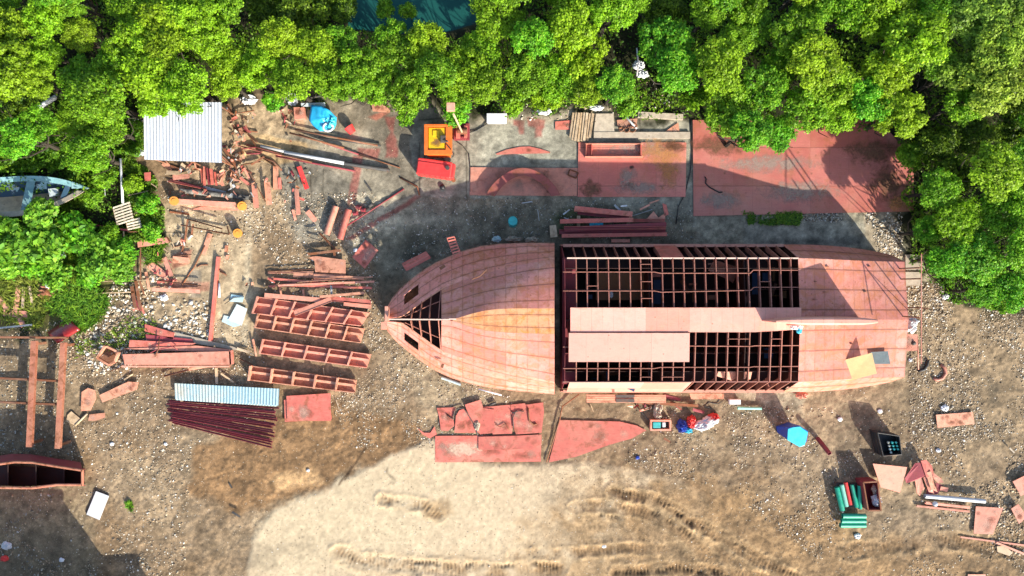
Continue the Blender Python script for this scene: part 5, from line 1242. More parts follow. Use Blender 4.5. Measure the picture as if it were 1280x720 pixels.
cloth('litter', 'pinkish red crumpled wrapper at the lower left frame edge', 'litter', 6, 698, .06, .25, .2, 'red', 140, .2)
cloth('litter', 'tiny blue rag on the dirt below the tapering red plate', 'litter', 797, 572, .04, .13, .12, 'deepblue', 141, .12)
# --- left side
wbd = plate('white_board', 'white rectangular board lying tilted on the dirt at lower left', 'board', [(120,614),(136,620),(124,650),(108,643)], 'white', .14, .05)
plate('board_shadow', 'dark sheet standing in for the thin shadow of the white board', 'sheet', [(118,613),(136,618),(134,624),(110,645),(107,642)], 'dark', .07, .03)  # dark sliver drawn as the board's thin up-left shadow
M['rustpink'] = paint('rusted_primer', (.46,.17,.10), dust=(.5,.28,.17), dust_amt=.5, rust_amt=.5)
sf = thing('loading_trestle', 'big open frame of two pink uprights and dark rails at the left edge', 'frame', P(40,490,0))
for (x0,y0,x1,y1,m_,w,h,z) in ((44.5,426,38.5,558,'rustpink',.34,.2,1.1),(81,428,74,560,'rustpink',.32,.2,1.1),(-20,421,86,422,'rust',.12,.25,.9),(-20,471,80,476,'rust',.12,.25,.85),(-20,501,76,505,'rust',.12,.25,.85)):
    beam(MB(), P(x0,y0,z), P(x1,y1,z), w, h, 'I').build('rail' if m_ == 'rust' else 'upright', m_, sf)
for x, y in ((44,430),(39,554),(80,432),(75,556)): p = P(x, y, 1.0); MB().box((p.x, p.y, .5), (.16,.16,1.05)).build('leg', 'rust', sf)
rod('steel_pipe', 'pale thin pipe crossing the top of the big frame at left edge', 'pipe', [(-20,412,.6),(40,406,.6)], .06, 'grey')
# trough-like hull block at left
hb = thing('hull_block', 'dark open trough-shaped hull block with pink curved rims at the left edge', 'hull block', P(40,590,0))
top = [(-40,581),(0,580),(18,577.5),(40,578),(70,583),(103,588)]; bot = [(103,606),(70,606),(40,610),(0,609.5),(-40,606)]
z1 = 1.7
mb = MB(); mb.quadgrid([[P(x,y,z1) for x, y in top], [P(x+4,y-2,.1) for x, y in top]]); mb.quadgrid([[P(x,y,z1) for x, y in bot], [P(x+4,y+1,.1) for x, y in bot]])
mb.face([P(103,588,z1), P(103,606,z1), P(105,604,.1), P(105,588,.1)]); mb.build('side_plate', 'primer_dark', hb, solid=.03)
mb = MB(); mb.quadgrid([[P(x,y-1,z1-.05) for x, y in top], [P(x-2,y-10,z1-.9) for x, y in top]]); mb.build('flared_plate', 'primer_dark', hb, solid=.03)
for pts in (top, bot, [(103,587),(103,607)]): MB().tube([P(x,y,z1+.02) for x, y in pts], .075, 6).build('rim', 'rustpink', hb)
plate3([P(-40,579,.2), P(104,588,.2), P(104,606,.2), P(-40,608,.2)], 'bottom', 'inside', hb)
for x in (10, 45, 80): plate3([P(x,580,1.3), P(x,607,1.3), P(x+1,607,.2), P(x+1,580,.2)], 'inner_rib', 'inside', hb)
for i, (pts, m_, z, lab) in enumerate((([(102,490),(110,485),(119,488),(120,498),(113,513),(101,514)],'primer_orange',.2,'orange plate with scalloped top edge left of the dirt patch'),([(124,494),(160,477),(173,478),(171,487),(128,503)],'primer_orange',.2,'long orange tapered plate below the steel crate'),
     ([(84,519),(89,514),(100,523),(94,532),(83,527)],'wood',.1,'pale cream board near the big frame at left'),([(112,518),(131,516),(131,522),(120,526),(110,526)],'primer_orange',.12,'small orange offcut with rounded end by the cream board'))):
    plate('steel_plate' if m_ != 'wood' else 'board', lab, 'steel plate' if m_ != 'wood' else 'board', pts, m_, z, .03)
rod('wood_pole', 'pale stick lying between cream board and orange offcut', 'stick', [(94,532,.1),(109,517,.1)], .06, 'wood')
rc = thing('open_crate', 'rusty open wooden crate tilted left of the long plate stack', 'crate', P(137,441,0))
q = [(133,432),(150,440),(145,452),(138,456),(123,447)]
for i in range(5): beam(MB(), P(*q[i], .3+.05*i), P(*q[(i+1)%5], .3+.05*i), .12, .2, 'box').build('board', 'primer_orange', rc)
mb = MB(); mb.prism([P(*k, .1) for k in q], .05, .1); mb.build('bottom', 'rust', rc)
rd = thing('curved_panel', 'dark glossy red curved panel lying at the corner of the big frame', 'panel', P(75,416,0))
mb = MB(); rows = []
for i in range(9):
    t = i/8; x = 62+28*t; y = 420-17*t; rows.append([P(x+k*3.4, y+k*3.5-1, .35+.22*math.sin(math.pi*k/4)) for k in range(-1, 4)])
mb.quadgrid(rows); M['gloss'] = paint('glossy_red', (.30,.02,.02), dust_amt=.15, rust_amt=.0, rough=.3); mb.build('shell', 'gloss', rd, solid=.03, smooth=True)
# beam and planks at left edge
for i, (x0,y0,x1,y1,m_,w) in enumerate(((24,357,20,388,'primer_orange',.28),(0,372,13,391,'primer_orange',.3),(30,357,29,385,'wood',.16),(37,358,42,385,'wood',.14),(5,391,35,393,'primer_pink',.4),(24,395,30,408,'primer_pink',.3),(130,352,190,350,'wood',.05),(120,367,168,365,'wood',.07),(165,358,170,385,'rust',.2),(170,350,176,388,'rust',.16),(176,310,176,350,'rust',.05),(120,282,160,288,'primer_dark',.12),(160,290,200,289,'rust',.05),(168,268,194,250,'wood',.06),(158,245,185,239,'wood',.05),(184,226,196,234,'wood',.05),(120,283,140,284,'wood',.06),(128,200,132,245,'grey',.03),(90,350,86,366,'wood',.05))):
    o = bar('timber_strip', None, None, (x0,y0), (x1,y1), w, .07, m_, z=.25, sec='box'); auto(o, {'primer_orange':'orange','primer_pink':'pink','wood':'pale wooden','rust':'rusty','grey':'grey','primer_dark':'dark red'}[m_], 'strip in the undergrowth', 'strip', (x0+x1)/2, (y0+y1)/2, 'strips in the left undergrowth')
cloth('sack', 'brown tarp heap with a white cap at the left grass', 'tarpaulin', 60, 362, .1, .75, .6, 'rust', 61, .4)
cloth('sack', 'pinkish brown heap beside the brown tarp at the left grass', 'tarpaulin', 76, 358, .1, .5, .4, 'primer_pink', 62, .3)
cloth('plastic_bag', 'small white sheet on the brown tarp heap at left', 'bag', 60, 355, .45, .2, .26, 'white', 63, .15)
cloth('plastic_bag', 'pale grey bags in the bushes below the dinghy', 'bag', 71, 318, .3, .5, .4, 'glassy', 64, .35)
plate('steel_plate', 'small rust-red square hatch in the bushes left of the drum cap', 'steel plate', [(180,216),(188,215),(188,226),(181,226)], 'primer', .5, .05)
# pallets
def pallet(label, c, ex, ey, n, z):
    t = thing('pallet', label, 'pallet', P(*c, 0), 'wooden pallets in the bushes')
    cx, cy = c
    for i in range(n):
        f = i/(n-1)-.5; a = (cx+ey[0]*f-ex[0]*.5, cy+ey[1]*f-ex[1]*.5); b = (cx+ey[0]*f+ex[0]*.5, cy+ey[1]*f+ex[1]*.5)
        beam(MB(), P(*a, z), P(*b, z), .09, .025, 'box').build('slat', 'palletwood', t)
    for k in (-.45, 0, .45):
        a = (cx+ex[0]*k-ey[0]*.5, cy+ex[1]*k-ey[1]*.5); b = (cx+ex[0]*k+ey[0]*.5, cy+ex[1]*k+ey[1]*.5)
        beam(MB(), P(*a, z-.1), P(*b, z-.1), .09, .09, 'box').build('bearer', 'wood', t)
M['palletwood'] = paint('pale_pallet_wood', (.66,.58,.44), dust_amt=.2, rust_amt=.05)
pallet('larger pale wooden pallet, upper of the two in the bushes', (154.5,267), (21,-7), (5,21), 7, .5)
pallet('smaller pale wooden pallet, lower of the two in the bushes', (167.5,280), (17,-4), (2,10), 4, .4)
rod('white_pole', 'tall thin white pole lying above the larger pallet', 'pole', [(150.5,198,.7),(153.5,254,.5)], .07, 'white')
rod('white_pole', 'short pale pole continuing below the two pallets', 'pole', [(154.5,289,.3),(155.5,308,.2)], .05, 'wood')
# dinghy
dg = thing('dinghy', 'old blue wooden dinghy with pointed bow, half hidden by bushes at left', 'boat', P(40,245,0))
rowsU = []; rowsL = []; z1 = 1.0
def dy(px_, sgn):
    t = max(0, min(1, (px_+60)/171)); w = 25*(1-max(0, (t-.45)/.55)**2.2)
    cy = 247 - 12*max(0, (t-.3)/.7)**1.4
    return cy + (-w if sgn > 0 else w)
xs = [-60+171*i/24 for i in range(25)]
for sgn, nm, mt in ((1, 'port_side', 'boatblue'), (-1, 'starboard_side', 'wood')):
    mb = MB(); mb.quadgrid([[P(x, dy(x, sgn), z1), P(x, dy(x, sgn)+sgn*6*(1 if x < 100 else .2), z1-.06), P(x, dy(x, sgn)+sgn*6.5*(1 if x < 100 else .2), z1-.12)] for x in xs]); mb.build('gunwale', mt if sgn > 0 else 'clay', dg, solid=.03)
    mb = MB(); mb.quadgrid([[P(x, dy(x, sgn), z1-.01), P(x, (dy(x, sgn)*.75+dy(x, -sgn)*.25), .45), P(x, (dy(x, 1)+dy(x, -1))/2, .2)] for x in xs]); mb.build('hull_side', 'boatinside' if sgn > 0 else 'wood', dg, solid=.03)
for x in (35, 82): 
    a = P(x+5, dy(x, 1)+3, .85); b = P(x-4, dy(x, -1)-3, .85); beam(MB(), a, b, .5 if x == 35 else .3, .04, 'box').build('thwart', 'boatblue' if x == 35 else 'boatinside', dg)
mb = MB(); mb.prism([P(60,236,.7), P(71,235,.7), P(72,244,.7), P(62,246,.7)], .5, .7); mb.build('seat_box', 'glassy', dg)
mb = MB(); mb.quadgrid([[P(x, dy(x, 1)+1, z1+.01), P(x, dy(x, 1)*.6+dy(x,-1)*.4, z1-.02)] for x in xs if x > 86]); mb.build('fore_deck', 'boatblue', dg, solid=.03)
rod('white_plank', 'white plank poking out of the trees at the upper left', 'plank', [(44,137,1.6),(70,121,1.8)], .14, 'white')
rod('thin_branch', 'bare thin grey branch poking from the trees near the top middle right', 'branch', [(796,60,3.5),(798,80,3),(796,95,2.5)], .05, 'grey')
cloth('plastic_bag', 'white plastic caught in a gap between trees above the timber planks', 'bag', 798, 82, 1.2, .38, .3, 'white', 65, .3)
cloth('plastic_bag', 'lower white plastic scrap in the tree gap above the timber planks', 'bag', 803, 93, 1.0, .36, .26, 'white', 66, .3)
cloth('plastic_bag', 'white bag at the tree edge above the red shadowed sheet', 'bag', 746, 135, .3, .45, .18, 'white', 67, .2)
cloth('plastic_bag', 'white bags under the tree edge right of the white box', 'bag', 680, 139, .2, .45, .25, 'white', 68, .3)
cloth('plastic_bag', 'blue and white plastic litter at the lower left of the white roof', 'bag', 174, 191, .1, .35, .25, 'paleblue', 69, .25)
# --- scrap field between shed and girders: hand placed pieces
SC = [ # x0,y0,x1,y1,width m, mat, sec
 (252,211,254,229,.10,'primer','a'),(256,208,256,232,.14,'primer','a'),(260,210,262,231,.14,'primer_dark','a'),(264,211,266,231,.16,'primer','a'),(269,215,271,232,.12,'primer','a'),(273,217,279,232,.16,'primer_pink','a'),(281,217,275,231,.14,'primer_orange','a'),
 (243,202,245,211,.1,'primer_orange','b'),(246,203,248,213,.1,'rust','b'),(210,226,252,235,.12,'primer','a'),(214,224,258,236,.08,'primer_dark','a'),(216,222,236,220,.34,'primer_pink','b'),(204,203,214,212,.4,'primer_orange','b'),(213,208,224,212,.2,'rust','b'),(226,205,240,216,.24,'wood','b'),(208,216,224,217,.3,'wood','b'),
 (254,234,282,241,.22,'grey','b'),(285,238,294,233,.06,'grey','b'),(318,231,321,260,.30,'primer_pink','a'),(334,228,337,256,.34,'primer_orange','a'),(345,208,345,237,.30,'primer_orange','a'),(349,222,350,236,.2,'primer','b'),(374,208,384,236,.28,'red','a'),(312,215,332,252,.05,'rust','a'),(326,196,345,208,.08,'rust','a'),
 (288,150,298,170,.16,'primer_orange','b'),(292,160,310,166,.12,'rust','a'),(300,160,305,176,.24,'primer_orange','b'),(310,168,322,178,.1,'rust','a'),(284,130,292,148,.2,'rust','b'),(295,142,318,138,.07,'rust','a'),(290,150,296,146,.2,'primer','b'),(312,170,320,182,.06,'rust','a'),(298,182,328,190,.08,'primer','a'),(302,186,320,184,.06,'primer_dark','a'),
 (280,186,298,212,.18,'rust','b'),(284,205,300,198,.14,'primer_orange','b'),(292,196,304,190,.2,'rust','b'),(278,196,288,206,.1,'primer_orange','a'),(286,212,300,220,.12,'rust','b'),(294,208,314,216,.12,'primer','b'),(300,222,310,230,.2,'primer','b'),(288,222,300,228,.18,'primer_orange','b'),(276,222,284,212,.12,'rust','a'),(284,228,296,214,.08,'rust','a'),(302,206,326,202,.08,'rust','a'),(306,212,312,224,.14,'primer_pink','b'),(314,206,330,196,.14,'rust','b'),
 (212,265,236,268,.14,'rust','b'),(217,320,240,318,.06,'rust','a'),(216,325,236,326,.5,'primer_orange','b'),(193,350,252,357,.06,'rust','a'),(196,353,220,350,.2,'primer','b'),(186,330,206,345,.5,'primer_pink','b'),(205,322,214,345,.3,'primer_pink','b'),(172,305,210,300,.4,'primer_pink','b'),(188,318,202,328,.35,'rust','b'),(182,340,186,362,.2,'primer_orange','b'),(190,362,250,364,.25,'primer_pink','b'),
 (370,236,373,268,.28,'primer_pink','b'),(366,262,369,275,.2,'primer_pink','b'),(384,264,394,276,.34,'primer_pink','b'),(368,246,380,250,.2,'primer','b'),(386,292,400,290,.05,'dark','a'),(400,292,420,312,.10,'rust','a'),(417,311,419,324,.16,'rust','b'),(388,297,402,301,.04,'dark','a'),
 (268,432,270,440,.1,'wood','b'),(270,460,271,480,.18,'wood','b'),(276,467,292,478,.12,'wood','b'),(205,470,236,462,.12,'rust','a'),(236,462,262,457,.16,'primer_orange','b'),(140,463,160,457,.06,'rust','a'),(155,475,166,468,.08,'wood','b'),(300,448,316,456,.08,'rust','a'),(316,424,320,445,.14,'primer_orange','b'),(404,460,406,475,.07,'wood','b'),(420,500,425,515,.05,'wood','b'),(296,436,312,440,.2,'wood','b'),
 (165,370,176,388,.2,'primer_dark','b'),(173,375,180,392,.14,'primer','b'),(174,350,180,368,.1,'rust','b'),(166,388,178,384,.14,'primer_pink','b'),
 (704,268,712,262,.1,'grey','b'),(705,272,722,278,.04,'white','b'),(768,256,776,264,.14,'grey','b'),(776,258,784,257,.12,'white','b'),(800,262,812,256,.12,'primer_pink','b'),(790,270,815,262,.05,'grey','a'),(812,254,824,250,.1,'primer_pink','b'),(652,254,665,252,.06,'white','b'),(672,262,674,276,.03,'grey','b'),
 (878,332,880,336,.1,'rust','b'),(700,508,704,520,.05,'wood','b'),(738,505,742,515,.05,'wood','b'),(800,500,812,504,.2,'primer','b'),(830,495,850,500,.22,'primer_dark','b'),(838,503,852,512,.1,'primer','b'),(866,512,880,516,.2,'primer_dark','b'),(830,548,838,553,.14,'rust','b'),
 (1110,385,1116,372,.02,'rust','b'),(1190,460,1194,462,.1,'clay','b'),(1262,560,1268,566,.1,'clay','b'),(290,640,300,646,.14,'dark','b'),(286,604,290,610,.1,'dark','b'),(458,230,464,238,.12,'dark','b')]
NMS = {'primer':'red','primer_dark':'dark red','primer_pink':'pink','primer_orange':'orange','rust':'rusty','grey':'grey','wood':'pale wooden','white':'white','dark':'black','clay':'beige','red':'bright red'}
for i, (x0,y0,x1,y1,w,m_,s_) in enumerate(SC):
    a = (x0, y0); b = (x1, y1); zz = .05+.07*(i % 4); L_ = math.hypot(x1-x0, y1-y0)
    if s_ == 'b':
        dx, dy_ = (x1-x0)/L_, (y1-y0)/L_; hw = w*10; r_ = random.Random(i)
        pts = [(x0-dy_*hw*r_.uniform(.7,1.1), y0+dx*hw*r_.uniform(.7,1.1)), (x1-dy_*hw*r_.uniform(.5,1.1), y1+dx*hw*r_.uniform(.5,1.1)), (x1+dx*hw*r_.uniform(0,.5), y1+dy_*hw*.3), (x1+dy_*hw*r_.uniform(.7,1.1), y1-dx*hw*r_.uniform(.7,1.1)), (x0+dy_*hw, y0-dx*hw)]
        o = sheet_at('scrap_plate', None, None, [(x, y, zz+r_.uniform(0, .08)) for x, y in pts], m_, .03); del o['label']; nm = 'scrap plate'
    else: o = bar('scrap_bar', None, None, a, b, w, .10, m_, z=zz, z1=zz+.05, sec='angle'); nm = 'scrap angle bar'
    auto(o, NMS[m_], nm, 'scrap', (x0+x1)/2, (y0+y1)/2, 'loose steel scrap in the yard')
LABELS.pop(None, None)
# dense scrap heaps right of the shed and left field: many smaller pieces
r_ = random.Random(99)
for (cx, cy, rx, ry, n) in ((292,205,16,28,46),(300,150,16,22,22),(232,213,24,9,16),(360,145,9,18,16),(200,335,22,20,14),(222,300,18,14,10),(262,242,44,5,16),(1160,600,20,16,4),(815,508,26,7,12),(370,225,18,26,14),(350,355,60,6,10),(325,225,18,22,12)):
    for k in range(n):
        x = cx+r_.gauss(0, .5)*rx; y = cy+r_.gauss(0, .5)*ry; L_ = r_.uniform(2.5, 9); a = r_.uniform(0, 6.28); w = r_.uniform(1, 3.2)
        m_ = r_.choice(['rust','rust','primer_orange','primer','primer_pink','wood','clay','primer_dark','grey','dark'])
        ca, sa = math.cos(a), math.sin(a); pts = [(x+u*ca-v*sa, y+u*sa+v*ca) for u, v in ((-L_/2,-w/2),(L_/2,-w/2*r_.uniform(.3,1.1)),(L_/2*r_.uniform(.7,1.1),w/2),(-L_/2*r_.uniform(.7,1),w/2))]
        z = r_.uniform(.05, .35); o = sheet_at('scrap_piece', None, None, [(p[0], p[1], z+r_.uniform(0, .18)) for p in pts], m_, r_.uniform(.02, .06)); del o['label']
        auto(o, NMS[m_], 'small scrap offcut', 'scrap', x, y, 'small offcuts heaped in the yard')
LABELS.pop(None, None)
# ------------------------------------------------------------ trees
def quads(pos, nrm, size, r, tint, asp=1.5):
    n = len(pos); nrm = nrm/np.linalg.norm(nrm, axis=1, keepdims=True)
    a = np.cross(nrm, r.normal(size=(n, 3))); a /= np.linalg.norm(a, axis=1, keepdims=True); b = np.cross(nrm, a)
    a = a*size[:, None]*asp*.5; b = b*size[:, None]*.5
    V = np.stack([pos-a, pos+b*.9-a*.1, pos+a, pos-b*.9-a*.1], 1).reshape(-1, 3)
    F = np.arange(n*4).reshape(n, 4)
    return V, F, np.repeat(tint, 4, 0)
def crown_mesh(seed, nl=38, nleaf=8600, leaf=.060, spread=.80, flat=.62, lr=(.12,.27)):
    r = np.random.default_rng(seed); Vs = []; Ts = []
    cx = []
    for i in range(nl):
        for _ in range(40):
            rad = math.sqrt(r.random())*spread; th = r.uniform(0, 6.283)
            zz = math.sqrt(max(0, 1-rad*rad))*flat*r.uniform(.35, 1.05); c = np.array([rad*math.cos(th), rad*math.sin(th), zz])
            if all(np.linalg.norm((c-q[0])[:2]) > .13 for q in cx): break
        cx.append((c, r.uniform(*lr)))
    w = np.array([q[1]**2 for q in cx]); w /= w.sum()
    for (c, lr_), wi in zip(cx, w):
        n = int(nleaf*wi); d = r.normal(size=(n, 3)); d[:, 2] = np.abs(d[:, 2])*1.0-.25; d /= np.linalg.norm(d, axis=1, keepdims=True)
        rr = lr_*(.40+.85*r.random(n)**.8)*(1+.35*np.sin(d[:, 0]*7+c[0]*30)*np.cos(d[:, 1]*6+c[1]*20))
        p = c+d*rr[:, None]*np.array([1, 1, .75]); nn = d*.8+r.normal(size=(n, 3))*.45+np.array([0, 0, .45])
        lt = r.random()
        tint = np.stack([np.clip(r.beta(1.3, 5, n)+.25*lt*(p[:, 2] > c[2]+lr_*.3), 0, 1), np.clip(.5+.35*(lt-.5)+r.normal(0, .17, n), 0, 1), np.zeros(n)], -1)
        V, F, T = quads(p, nn, leaf*(.6+.8*r.random(n)), r, tint); Vs.append(V); Ts.append(T)
    V = np.concatenate(Vs); F = np.arange(len(V)).reshape(-1, 4)
    return fastmesh('crown', V, F, 'leaf', {'tint': np.concatenate(Ts)})
CR = [crown_mesh(300+i) for i in range(7)]
CRS = [crown_mesh(400+i, 15, 2600, .12, .72, .6, (.22,.36)) for i in range(4)]       # small crowns
BIG = [crown_mesh(500+i, 18, 1500, .19, .78, .5, (.2,.34)) for i in range(2)]          # broad-leaved
def trunk_mesh(seed):
    r = random.Random(seed); mb = MB()
    mb.tube([(0,0,-.1),(.04,.02,.35),(r.uniform(-.05,.05),r.uniform(-.05,.05),.75)], .04, 7, r1=.022)
    for k in range(6):
        a = k*1.05+r.uniform(-.3,.3); z0 = r.uniform(.3,.7); R_ = r.uniform(.25,.45)
        mb.tube([(0,0,z0),(math.cos(a)*R_*.5, math.sin(a)*R_*.5, z0+.18),(math.cos(a)*R_, math.sin(a)*R_, .95+.15*r.random())], .014, 5, r1=.004)
    me = bpy.data.meshes.new('trunk'); me.from_pydata(mb.v, [], mb.f); me.materials.append(M['bark']); me.update(); return me
TR = [trunk_mesh(i) for i in range(3)]
TONE = {'y': ((.20,.375,.012), 'yellow-green'), 'g': ((.115,.30,.012), 'mid-green'), 'b': ((.085,.36,.018), 'bright green'), 'd': ((.03,.08,.008), 'dark green'), 'l': ((.12,.34,.03), 'lime green'), 'p': ((.23,.34,.045), 'pale yellow-green')}
TREES = """65,25,28,y 15,45,32,y 20,92,36,y 18,4,22,g 100,5,22,g 110,50,22,y 68,72,24,y 168,12,26,y 205,35,30,y 250,18,30,y 284,14,24,g 172,60,28,y 212,66,28,y
262,50,30,y 290,82,28,y 200,98,36,y 150,85,24,g 108,105,28,g 58,106,22,y 243,116,30,y 136,128,32,g 290,108,20,y 102,152,24,g 205,128,26,y 30,176,28,b 140,165,26,g 120,195,24,g
355,52,24,y 396,66,30,y 330,90,26,y 372,108,26,y 344,128,13,b 430,58,22,g 455,88,26,g 418,104,26,g 490,48,20,g 484,14,13,g 511,14,11,g 500,76,28,g 440,112,20,g 470,112,24,g
538,60,26,y 545,96,26,g 512,122,26,g 512,146,13,g 580,90,30,y 602,66,24,y 622,22,30,y 604,112,24,y 573,140,17,b 380,14,34,d 335,14,24,d 430,12,20,d 570,118,20,g
664,54,28,b 660,100,26,g 714,40,32,y 730,76,30,y 700,102,28,y 762,18,28,y 790,4,22,y 828,58,32,b 880,20,22,y 842,94,28,b 892,88,32,y 914,58,22,y 768,112,24,b 730,118,22,y 788,132,17,g
935,40,26,g 930,14,26,g 948,112,28,g 905,142,30,g 930,168,26,b 868,122,18,y 684,126,20,y 828,20,28,d 640,128,18,g
990,50,34,y 1012,82,32,y 1058,18,30,g 1100,28,36,y 1134,56,38,y 1100,92,32,y 1030,112,32,y 1000,140,30,y 966,168,24,b 1078,132,28,b 1118,146,30,y 1040,145,24,y
1210,28,36,p 1262,18,32,p 1230,68,34,p 1184,98,28,p 1228,112,38,p 1190,134,26,y 1272,118,26,d 1160,10,28,g 1010,12,26,g 970,90,22,g 1160,80,24,g
1136,198,18,g 1165,240,24,g 1230,218,34,y 1272,200,26,g 1192,278,30,y 1152,288,20,b 1242,268,32,g 1212,322,30,b 1264,316,30,g 1176,326,24,b 1256,364,24,b 1218,362,20,b 1186,224,26,d 1262,164,28,d 1216,172,24,d 1170,180,24,d 1275,255,24,y
20,140,24,d 60,160,22,g 1000,-14,30,y 900,-12,30,g 700,-14,30,y 640,-16,30,g 250,-16,30,g 80,-16,30,g 330,-20,26,d 1100,-16,30,y 1230,-14,30,y 160,-16,30,y -18,60,30,y -18,150,30,g 1298,60,30,y 1298,160,30,g 1300,280,30,g 760,-18,26,g"""
SMALLT = {}
def tree(cx, cy, r_px, tone, i):
    rnd = random.Random(i*13+5)
    h = 2.2+r_px*.085+rnd.uniform(-.5, .6)
    if r_px < 19: h = 1.4+r_px*.03
    if tone == 'd': h *= .6
    edge = inpoly(np.array([cx]), np.array([cy]), EDGE)[0]
    zc_ = h*.72
    c = P(cx, cy, zc_); Rw = r_px*(HC-h)/900*1.10
    t = bpy.data.objects.new('tree', None); COL.objects.link(t); t.location = (c.x, c.y, 0)
    me = rnd.choice(CR if r_px >= 20 else CRS)
    o = link('crown', me, t, (0, 0, h-Rw*.62)); o.scale = (Rw*rnd.uniform(.92,1.1), Rw*rnd.uniform(.92,1.1), Rw*rnd.uniform(.9,1.2)); o.rotation_euler = (rnd.uniform(-.12,.12), rnd.uniform(-.12,.12), rnd.uniform(0, 6.28))
    k = TONE[tone][0]; j = rnd.uniform(.85, 1.15); hshift = rnd.uniform(-.25, .22)
    o.color = (k[0]*j*(1+hshift), k[1]*j, k[2], 1)
    b = link('trunk', rnd.choice(TR), t); b.scale = (h*.8, h*.8, h*.78); b.rotation_euler = (0, 0, rnd.uniform(0, 6.28))
    size = 'big' if r_px >= 30 else ('small' if r_px < 20 else 'medium')
    auto(t, f"{size} {TONE[tone][1]}", 'leafy tree', 'tree', cx, cy, 'leafy trees around the yard'); return t
EDGE = [(0,0),(1,0),(1,1)]
i = 0
for tok in TREES.split():
    x, y, r, tn = tok.split(','); i += 1; tree(float(x), float(y), float(r), tn, i)
# broad leaved bushes at left
for k, (x, y, r_, tn, h) in enumerate(((56,268,18,'l',2.4),(88,290,22,'b',1.6),(22,302,28,'l',2.0),(55,305,24,'l',2.0),(-8,292,26,'l',2.0),(128,320,28,'l',1.3),(70,342,20,'l',1.0),(112,338,18,'b',.9),(160,312,14,'b',.8),(140,292,12,'g',.8),(185,255,14,'b',.9),(168,228,12,'y',.8),(120,248,12,'g',1.0),(132,222,14,'g',1.0),(40,330,18,'b',1.2),(192,290,12,'b',.7),(105,300,18,'b',1.2),(150,338,16,'l',.9),(15,326,20,'l',1.6))):
    c = P(x, y, h*.7); t = bpy.data.objects.new('bush', None); COL.objects.link(t); t.location = (c.x, c.y, 0); Rw = r_*(HC-h)/900*1.15
    o = link('crown', BIG[k % 2] if k < 5 else CRS[k % 4], t, (0, 0, h-Rw*.55)); o.scale = (Rw, Rw, Rw); o.rotation_euler = (0, 0, k*1.3); q = TONE[tn][0]; o.color = (*q, 1)
    b = link('trunk', TR[k % 3], t); b.scale = (h*.6, h*.6, h*.7)
    auto(t, 'broad-leaved '+TONE[tn][1] if k < 5 else 'low '+TONE[tn][1], 'bush', 'bush', x, y, 'bushes by the dinghy')
# undergrowth: leaves near the ground under and around the trees
def cover(name, label, poly, n, zmax, size, col, seed, cat='undergrowth', upright=.3):
    r = np.random.default_rng(seed); xs = [q[0] for q in poly]; ys = [q[1] for q in poly]
    x = r.uniform(min(xs), max(xs), n*2); y = r.uniform(min(ys), max(ys), n*2)
    wx_ = (fbm(x/20, y/20, .6, 71, 3)-.5)*40; wy_ = (fbm(x/20, y/20, .6, 73, 3)-.5)*40
    ok = inpoly(x+wx_, y+wy_, poly); d = fbm(x/20, y/20, .5, seed, 4); ok &= r.random(n*2) < np.clip((d-.33)*6, .1, 1)
    x = x[ok][:n]; y = y[ok][:n]; k = len(x); hh = np.clip((fbm(x/20, y/20, .9, seed+3, 3)-.25)*2, .1, 1)*zmax
    z = .03+hh*r.random(k)**.5; s = (HC-z)/900
    p = np.stack([(x-640)*s, (360-y)*s, z], -1); nn = r.normal(size=(k, 3))*.6+np.array([0, 0, 1-upright])
    tint = np.stack([np.clip(r.beta(1.3, 5, k)+(d[ok][:n]-.5)*.8, 0, 1), np.clip(.3+.4*d[ok][:n]+r.normal(0, .15, k), 0, 1), np.zeros(k)], -1)
    V, F, T = quads(p, nn, size*(.6+.8*r.random(k)), r, tint, 1.6)
    o = link(name, fastmesh(name, V, F, 'leaf', {'tint': T})); o.color = (*col, 1); tag(o, label, cat, kind='stuff'); return o
cover('undergrowth', 'dark low undergrowth filling the gaps below the trees', [(-60,-60),(420,-60),(440,40),(600,40),(620,-60),(1340,-60),(1340,380),(1230,380),(1180,360),(1140,320),(1132,262),(1140,215),(1120,160),(1000,160),(900,150),(850,135),(640,133),(560,130),(420,112),(300,108),(180,120),(130,200),(120,250),(-60,230)], 90000, 1.3, .12, (.06,.16,.012), 801)
cover('undergrowth', 'weedy green undergrowth around the pallets and dinghy', [(-20,220),(110,205),(150,190),(182,205),(202,235),(203,262),(206,280),(196,300),(170,300),(165,330),(150,350),(100,350),(-20,345)], 22000, .55, .11, (.09,.20,.018), 803)
cover('undergrowth', 'tall green shrubbery between the dinghy and the white roof', [(-20,130),(130,150),(180,145),(178,200),(150,196),(120,215),(70,205),(-20,215)], 16000, 1.3, .12, (.08,.22,.014), 811)
cover('undergrowth', 'scrubby weeds between the white roof and the trees at left', [(128,160),(180,150),(182,210),(150,215),(125,230)], 5000, .6, .10, (.12,.19,.02), 805)
cover('undergrowth', 'bright creeping weeds along the right edge of the yard', [(1150,310),(1180,330),(1240,340),(1300,340),(1300,392),(1262,388),(1232,386),(1190,376),(1160,345)], 9000, .5, .10, (.14,.34,.02), 807)
cover('undergrowth', 'weeds at the tree edge behind the concrete', [(330,112),(520,120),(560,128),(640,128),(860,140),(900,165),(1000,178),(900,180),(860,150),(640,138),(560,148),(520,140),(430,122),(345,132)], 6000, .5, .09, (.09,.22,.02), 809)
